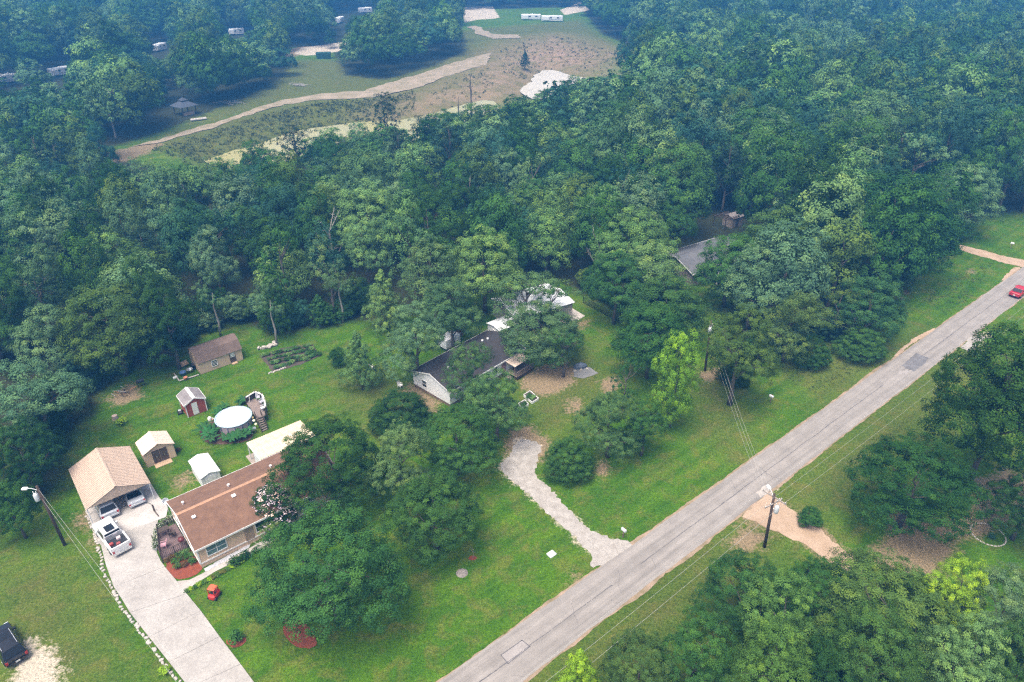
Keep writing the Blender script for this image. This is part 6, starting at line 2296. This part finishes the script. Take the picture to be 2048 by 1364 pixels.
for gp, sd_ in (([(398, 858), (405, 845), (428, 840), (440, 858), (470, 868), (500, 862), (508, 872), (495, 884), (450, 890), (415, 886), (402, 874)], 5),):
    struct(sheet('mulch_bed', jitter_outline(smooth_poly(atw(gp), 1), .3, .1, sd_), .03, M_BMULCH))
BM = [banana_mesh(i) for i in range(3)]
stem_m = MB().tube([(0, 0, -.05), (0, 0, .7)], [.1, .06], 8).mesh('stem', pm('banana_stem', (.12, .13, .06), .8))
for i, (x, y, s_) in enumerate(((407, 862, 1.1), (418, 870, 1.2), (428, 862, 1.0), (424, 880, 1.0), (412, 852, .9), (452, 876, .9), (464, 880, 1.0), (476, 876, 1.1), (488, 872, 1.0), (496, 864, .9), (470, 868, .8), (440, 818, .8), (450, 812, .8), (480, 806, .8), (487, 800, .9), (432, 826, .7))):
    left = i < 5
    back = i > 10
    t = thing('banana_plant', 'broad leaved banana plant behind the round pool' if back else ('broad leaved banana plant in the clump left of the pool front' if left else 'broad leaved banana plant in the clump before the pool'), 'plant', onto(x, y, .4), rng.random() * 6, 'banana plants around the pool')
    q = link('leaves', BM[i % 3], t)
    q['tint'] = [c * rng.uniform(.85, 1.2) for c in (.055, .16, .05)]
    q.scale = (s_, s_, s_)
    q2 = link('stem', stem_m, t)
    q2.scale = (s_, s_, s_)
# vegetable garden
struct(sheet('garden_bed', jitter_outline(atw([(518, 712), (560, 697), (622, 688), (642, 712), (600, 730), (546, 744)]), .4, .12, 4), .03, M_SOIL))
gi_ = 0
for rr_ in range(4):
    a, b_ = at(524 + rr_ * 8, 714 + rr_ * 8), at(622 + rr_ * 6, 692 + rr_ * 6)
    for k in range(11):
        q = a.lerp(b_, (k + .5) / 11)
        shrub('vegetable_plant', 'leafy vegetable plant in the garden bed behind the pool', 'plant', q + Vector((rng.uniform(-.15, .15), rng.uniform(-.15, .15), 0)), rng.uniform(.7, 1.2), rng.uniform(.5, 1.0), rng.choice(['M', 'L', (.07, .17, .05), 'D']), gi_ % 4, 'plants of the vegetable garden')
        gi_ += 1
t = thing('garden_stone_row', 'row of pale stones at the near corner of the vegetable garden', 'edging', at(552, 742), UANG)
for k in range(9):
    link('stone', smesh[k % 5], t, (-1 + k * .3, rng.uniform(-.1, .1), 0), rng.random() * 6)
for x, y in ((1056, 796), (1063, 799), (1067, 794), (1059, 791), (1046, 812), (1050, 808)):
    shrub('potted_plant', 'leafy plant growing in a white framed raised bed', 'plant', onto(x, y, .3) + Vector((0, 0, .27)), .8, .6, rng.choice(['M', 'L']), int(x) % 4, 'plants in the raised beds')
for i, (x, y) in enumerate(((1638, 716), (1645, 712), (1652, 722), (1620, 700), (1604, 712), (1630, 722))):
    shrub('orange_flower', 'clump of orange flowers in the rough grass by the road', 'flowers', at(x, y), .9, .6, 'O', i % 4, 'orange flower clumps', flowers=(.75, .35, .03))
shrub('garden_plant', 'small blue green plant inside the stone ring', 'plant', at(1983, 1076), .9, .8, (.04, .11, .07), 1)

# crape myrtle with pale flowers and the bare pale tree at the house front
pos, rad = crown_at(545, 1010, 105, 4.6, .55)
t = plant_tree('flowering_tree', 'tree with small whitish flowers leaning over the front of the brown roof', 'tree', pos, 5.0, rad, 'bush', 0, 'D')
cen = [(x * 3.4, y * 3.4, z) for x, y, z in [(math.cos(i * 2.4) * math.sqrt(i / 40), math.sin(i * 2.4) * math.sqrt(i / 40), 9.3 - 6.5 * (i / 40) ** 1.2) for i in range(40)]]
fl = link('flowers', leaves_mesh('flowers', cen, [.75] * 40, 34, .30, 9, up=1.0), t)
fl.scale = (rad / 4, rad / 4, .5)
fl['tint'] = [.62, .52, .58]


def dead_tree(label, pos, h, spread, m, seed, name='dead_tree', n=9):
    r_ = random.Random(seed)
    t = thing(name, label, 'tree', pos)
    MB().tube([(0, 0, -.2), (r_.uniform(-.2, .2), r_.uniform(-.2, .2), h * .4), (r_.uniform(-.4, .4), r_.uniform(-.4, .4), h * .75)], [h * .02, h * .014, h * .006], 7).build('trunk', m, t)
    for i in range(n):
        az = i * 2.4
        z0 = h * r_.uniform(.25, .7)
        e = Vector((math.cos(az) * spread * r_.uniform(.5, 1), math.sin(az) * spread * r_.uniform(.5, 1), min(h, z0 + h * r_.uniform(.15, .35))))
        mid = Vector((e.x * .45, e.y * .45, z0 * .55 + e.z * .45))
        mb = MB()
        mb.tube([(0, 0, z0), mid, e], [h * .008, h * .006, h * .0025], 5, False)
        for k in range(5):
            s_ = mid.lerp(e, r_.uniform(.1, .9))
            mb.tube([s_, s_ + Vector((r_.uniform(-1, 1), r_.uniform(-1, 1), r_.uniform(0, 1))) * spread * .3], [h * .003, h * .001], 4, False)
        mb.build('branch', m, t)
    return t


t = dead_tree('pale bare branched small tree before the front wall of the tan house', at(545, 1122), 4.2, 2.0, PALEBARK, 2, 'bare_tree', 14)
q = link('crown', proto('sparse', 1)[1], t)
q.scale = (.36, .36, .30)
q.location = (.3, .2, 2.0)
q['tint'] = [.11, .18, .045]
dead_tree('bare pale dead tree in the far left wood beyond the pond', at(232, 275), 15, 6, PALEBARK, 5)
dead_tree('pale forked dead tree in the wood at the back of the lot', at(672, 560), 13, 2.5, PALEBARK, 6)
dead_tree('bare grey tree top in the wood beside the metal roofed building', at(1190, 575), 12.5, 3, PALEBARK, 7)
dead_tree('leaning bare grey branches on the ragged tree by the road', at(1700, 690), 6.5, 3.0, PALEBARK, 8)
for x, y, h, lb in ((943, 232, 15, 'thin dead snag standing against the pink slope, the taller of two'), (917, 238, 9, 'thin dead snag standing against the pond, the shorter of two')):
    dead_tree(lb, at(x, y), h, .8, BARK, int(x), 'dead_snag', 4)
for x, y0, y1, lb in ((441, 672, 585, 'behind the right end of the long shed'), (553, 688, 640, 'beside the stone pile'), (686, 645, 520, 'at the back edge of the lot')):
    b_ = at(x, y0)
    t = thing('slender_tree', 'tall slender tree with a pale bare stem ' + lb, 'tree', b_)
    MB().tube([(0, 0, -.2), (.2, .1, 2.4), (-.1, .3, 4.8), (.25, .2, 7.4)], [.21, .16, .11, .04], 8).build('trunk', PALEBARK, t, True)
    q = link('crown', proto('sparse', 0)[1], t)
    q.scale = (.72, .72, .85)
    q.location = (0, 0, 1.9)
    q['tint'] = list(TINTS['S'])
t = plant_tree('small_conifer', 'small dark conifer alone on the pale sandy slope', 'tree', at(1050, 137), 7, 2.6, 'cone', 0, 'P', 1)

# brush piles beyond the pond
for x, y, lb in ((597, 172, 'grey heap of brush on the grass beyond the pond'), (463, 208, 'brush heap at the wood edge right of the dark gazebo')):
    t = thing('brush_pile', lb, 'brush pile', at(x, y))
    for k in range(40):
        a = Vector((rng.gauss(0, 1.7), rng.gauss(0, 1.0), rng.uniform(.1, .9)))
        b_ = a + Vector((rng.uniform(-2, 2), rng.uniform(-1.4, 1.4), rng.uniform(-.3, .4)))
        MB().tube([a, b_], .07, 4).build('branch', PALEBARK, t)


# weeds: banks of the pond and rough verges, uncountable
def weeds(name, label, polys, n, size, tint, seed, zf=None, up=.1):
    r_ = random.Random(seed)
    cen, rad = [], []
    areas = []
    for p in polys:
        xs_, ys_ = [q[0] for q in p], [q[1] for q in p]
        areas.append((max(xs_) - min(xs_)) * (max(ys_) - min(ys_)))
    for p, a in zip(polys, areas):
        k = int(n * a / sum(areas))
        xs_, ys_ = [q[0] for q in p], [q[1] for q in p]
        for _ in range(k):
            x, y = r_.uniform(min(xs_), max(xs_)), r_.uniform(min(ys_), max(ys_))
            if inpoly(p, x, y):
                z = zf(x, y) if zf else 0
                s_ = size * r_.uniform(.5, 1.4)
                cen.append((x, y, z + s_ * .3))
                rad.append(s_)
    me = leaves_mesh(name, cen, rad, 11, size * .62, seed, up=up, squash=.8)
    o = stuff(link(name, me))
    o['tint'] = list(tint)
    o['label'] = label
    o['category'] = 'weeds'


def bank_z(x, y):
    dp = min(sdf(POND_A, np.array([x]), np.array([y]))[0], sdf(POND_B, np.array([x]), np.array([y]))[0])
    t_ = max(0, min(1, dp / 11))
    return (WATER_Z - .5) * (1 - t_ * t_ * (3 - 2 * t_))


weeds('bank_weeds', 'brown green reeds and weeds on the pond bank below the track', [atw(p) for p in ([(300, 300), (420, 268), (520, 235), (640, 206), (740, 202), (830, 185), (830, 215), (760, 240), (690, 243), (600, 258), (520, 285), (440, 303), (390, 322)],)], 2600, .85, (.085, .105, .035), 31, bank_z)
weeds('slope_weeds', 'dark tufts scattered over the sandy slope beyond the pond', [atw(p) for p in ([(990, 108), (1050, 80), (1130, 74), (1250, 112), (1210, 150), (1120, 130), (1060, 150), (1010, 150)], [(840, 210), (900, 160), (980, 135), (990, 170), (940, 200)])], 700, .7, (.065, .085, .045), 32, bank_z)
weeds('verge_weeds', 'rough tall grass between the right wood and the road', [atw(p) for p in ([(1560, 735), (1640, 695), (1705, 700), (1790, 670), (1720, 745), (1640, 790), (1580, 770)], [(1850, 600), (1900, 550), (1990, 520), (1940, 600), (1890, 630)])], 1400, .22, (.085, .115, .035), 33)
weeds('wood_undergrowth', 'low undergrowth along the edges of the wood', [atw(p) for p in ([(130, 880), (200, 790), (240, 740), (330, 725), (380, 690), (380, 670), (230, 700), (100, 860)], [(500, 640), (560, 655), (640, 635), (700, 590), (690, 575), (600, 610), (500, 625)], [(1165, 590), (1260, 640), (1330, 600), (1420, 590), (1440, 720), (1480, 720), (1480, 580), (1330, 560), (1180, 560)])], 1500, .4, (.040, .080, .024), 34)

# ------------------------------------------------------------------ haze
mb = MB().bx(-1750, 1750, -230, 2050, -3.2, 57.5)
hz = mb.build('haze')
m = bpy.data.materials.new('haze_mat')
m.use_nodes = True
nt = m.node_tree
nt.nodes.clear()
o_ = nt.nodes.new('ShaderNodeOutputMaterial')
pv = nt.nodes.new('ShaderNodeVolumePrincipled')
pv.inputs['Color'].default_value = (.10, .44, 1.0, 1)
pv.inputs['Density'].default_value = .00078
pv.inputs['Anisotropy'].default_value = 0.0
nt.links.new(pv.outputs[0], o_.inputs['Volume'])
hz.data.materials.append(m)
stuff(hz)
hz['label'] = 'thin blue haze over the whole place'
hz['category'] = 'haze'
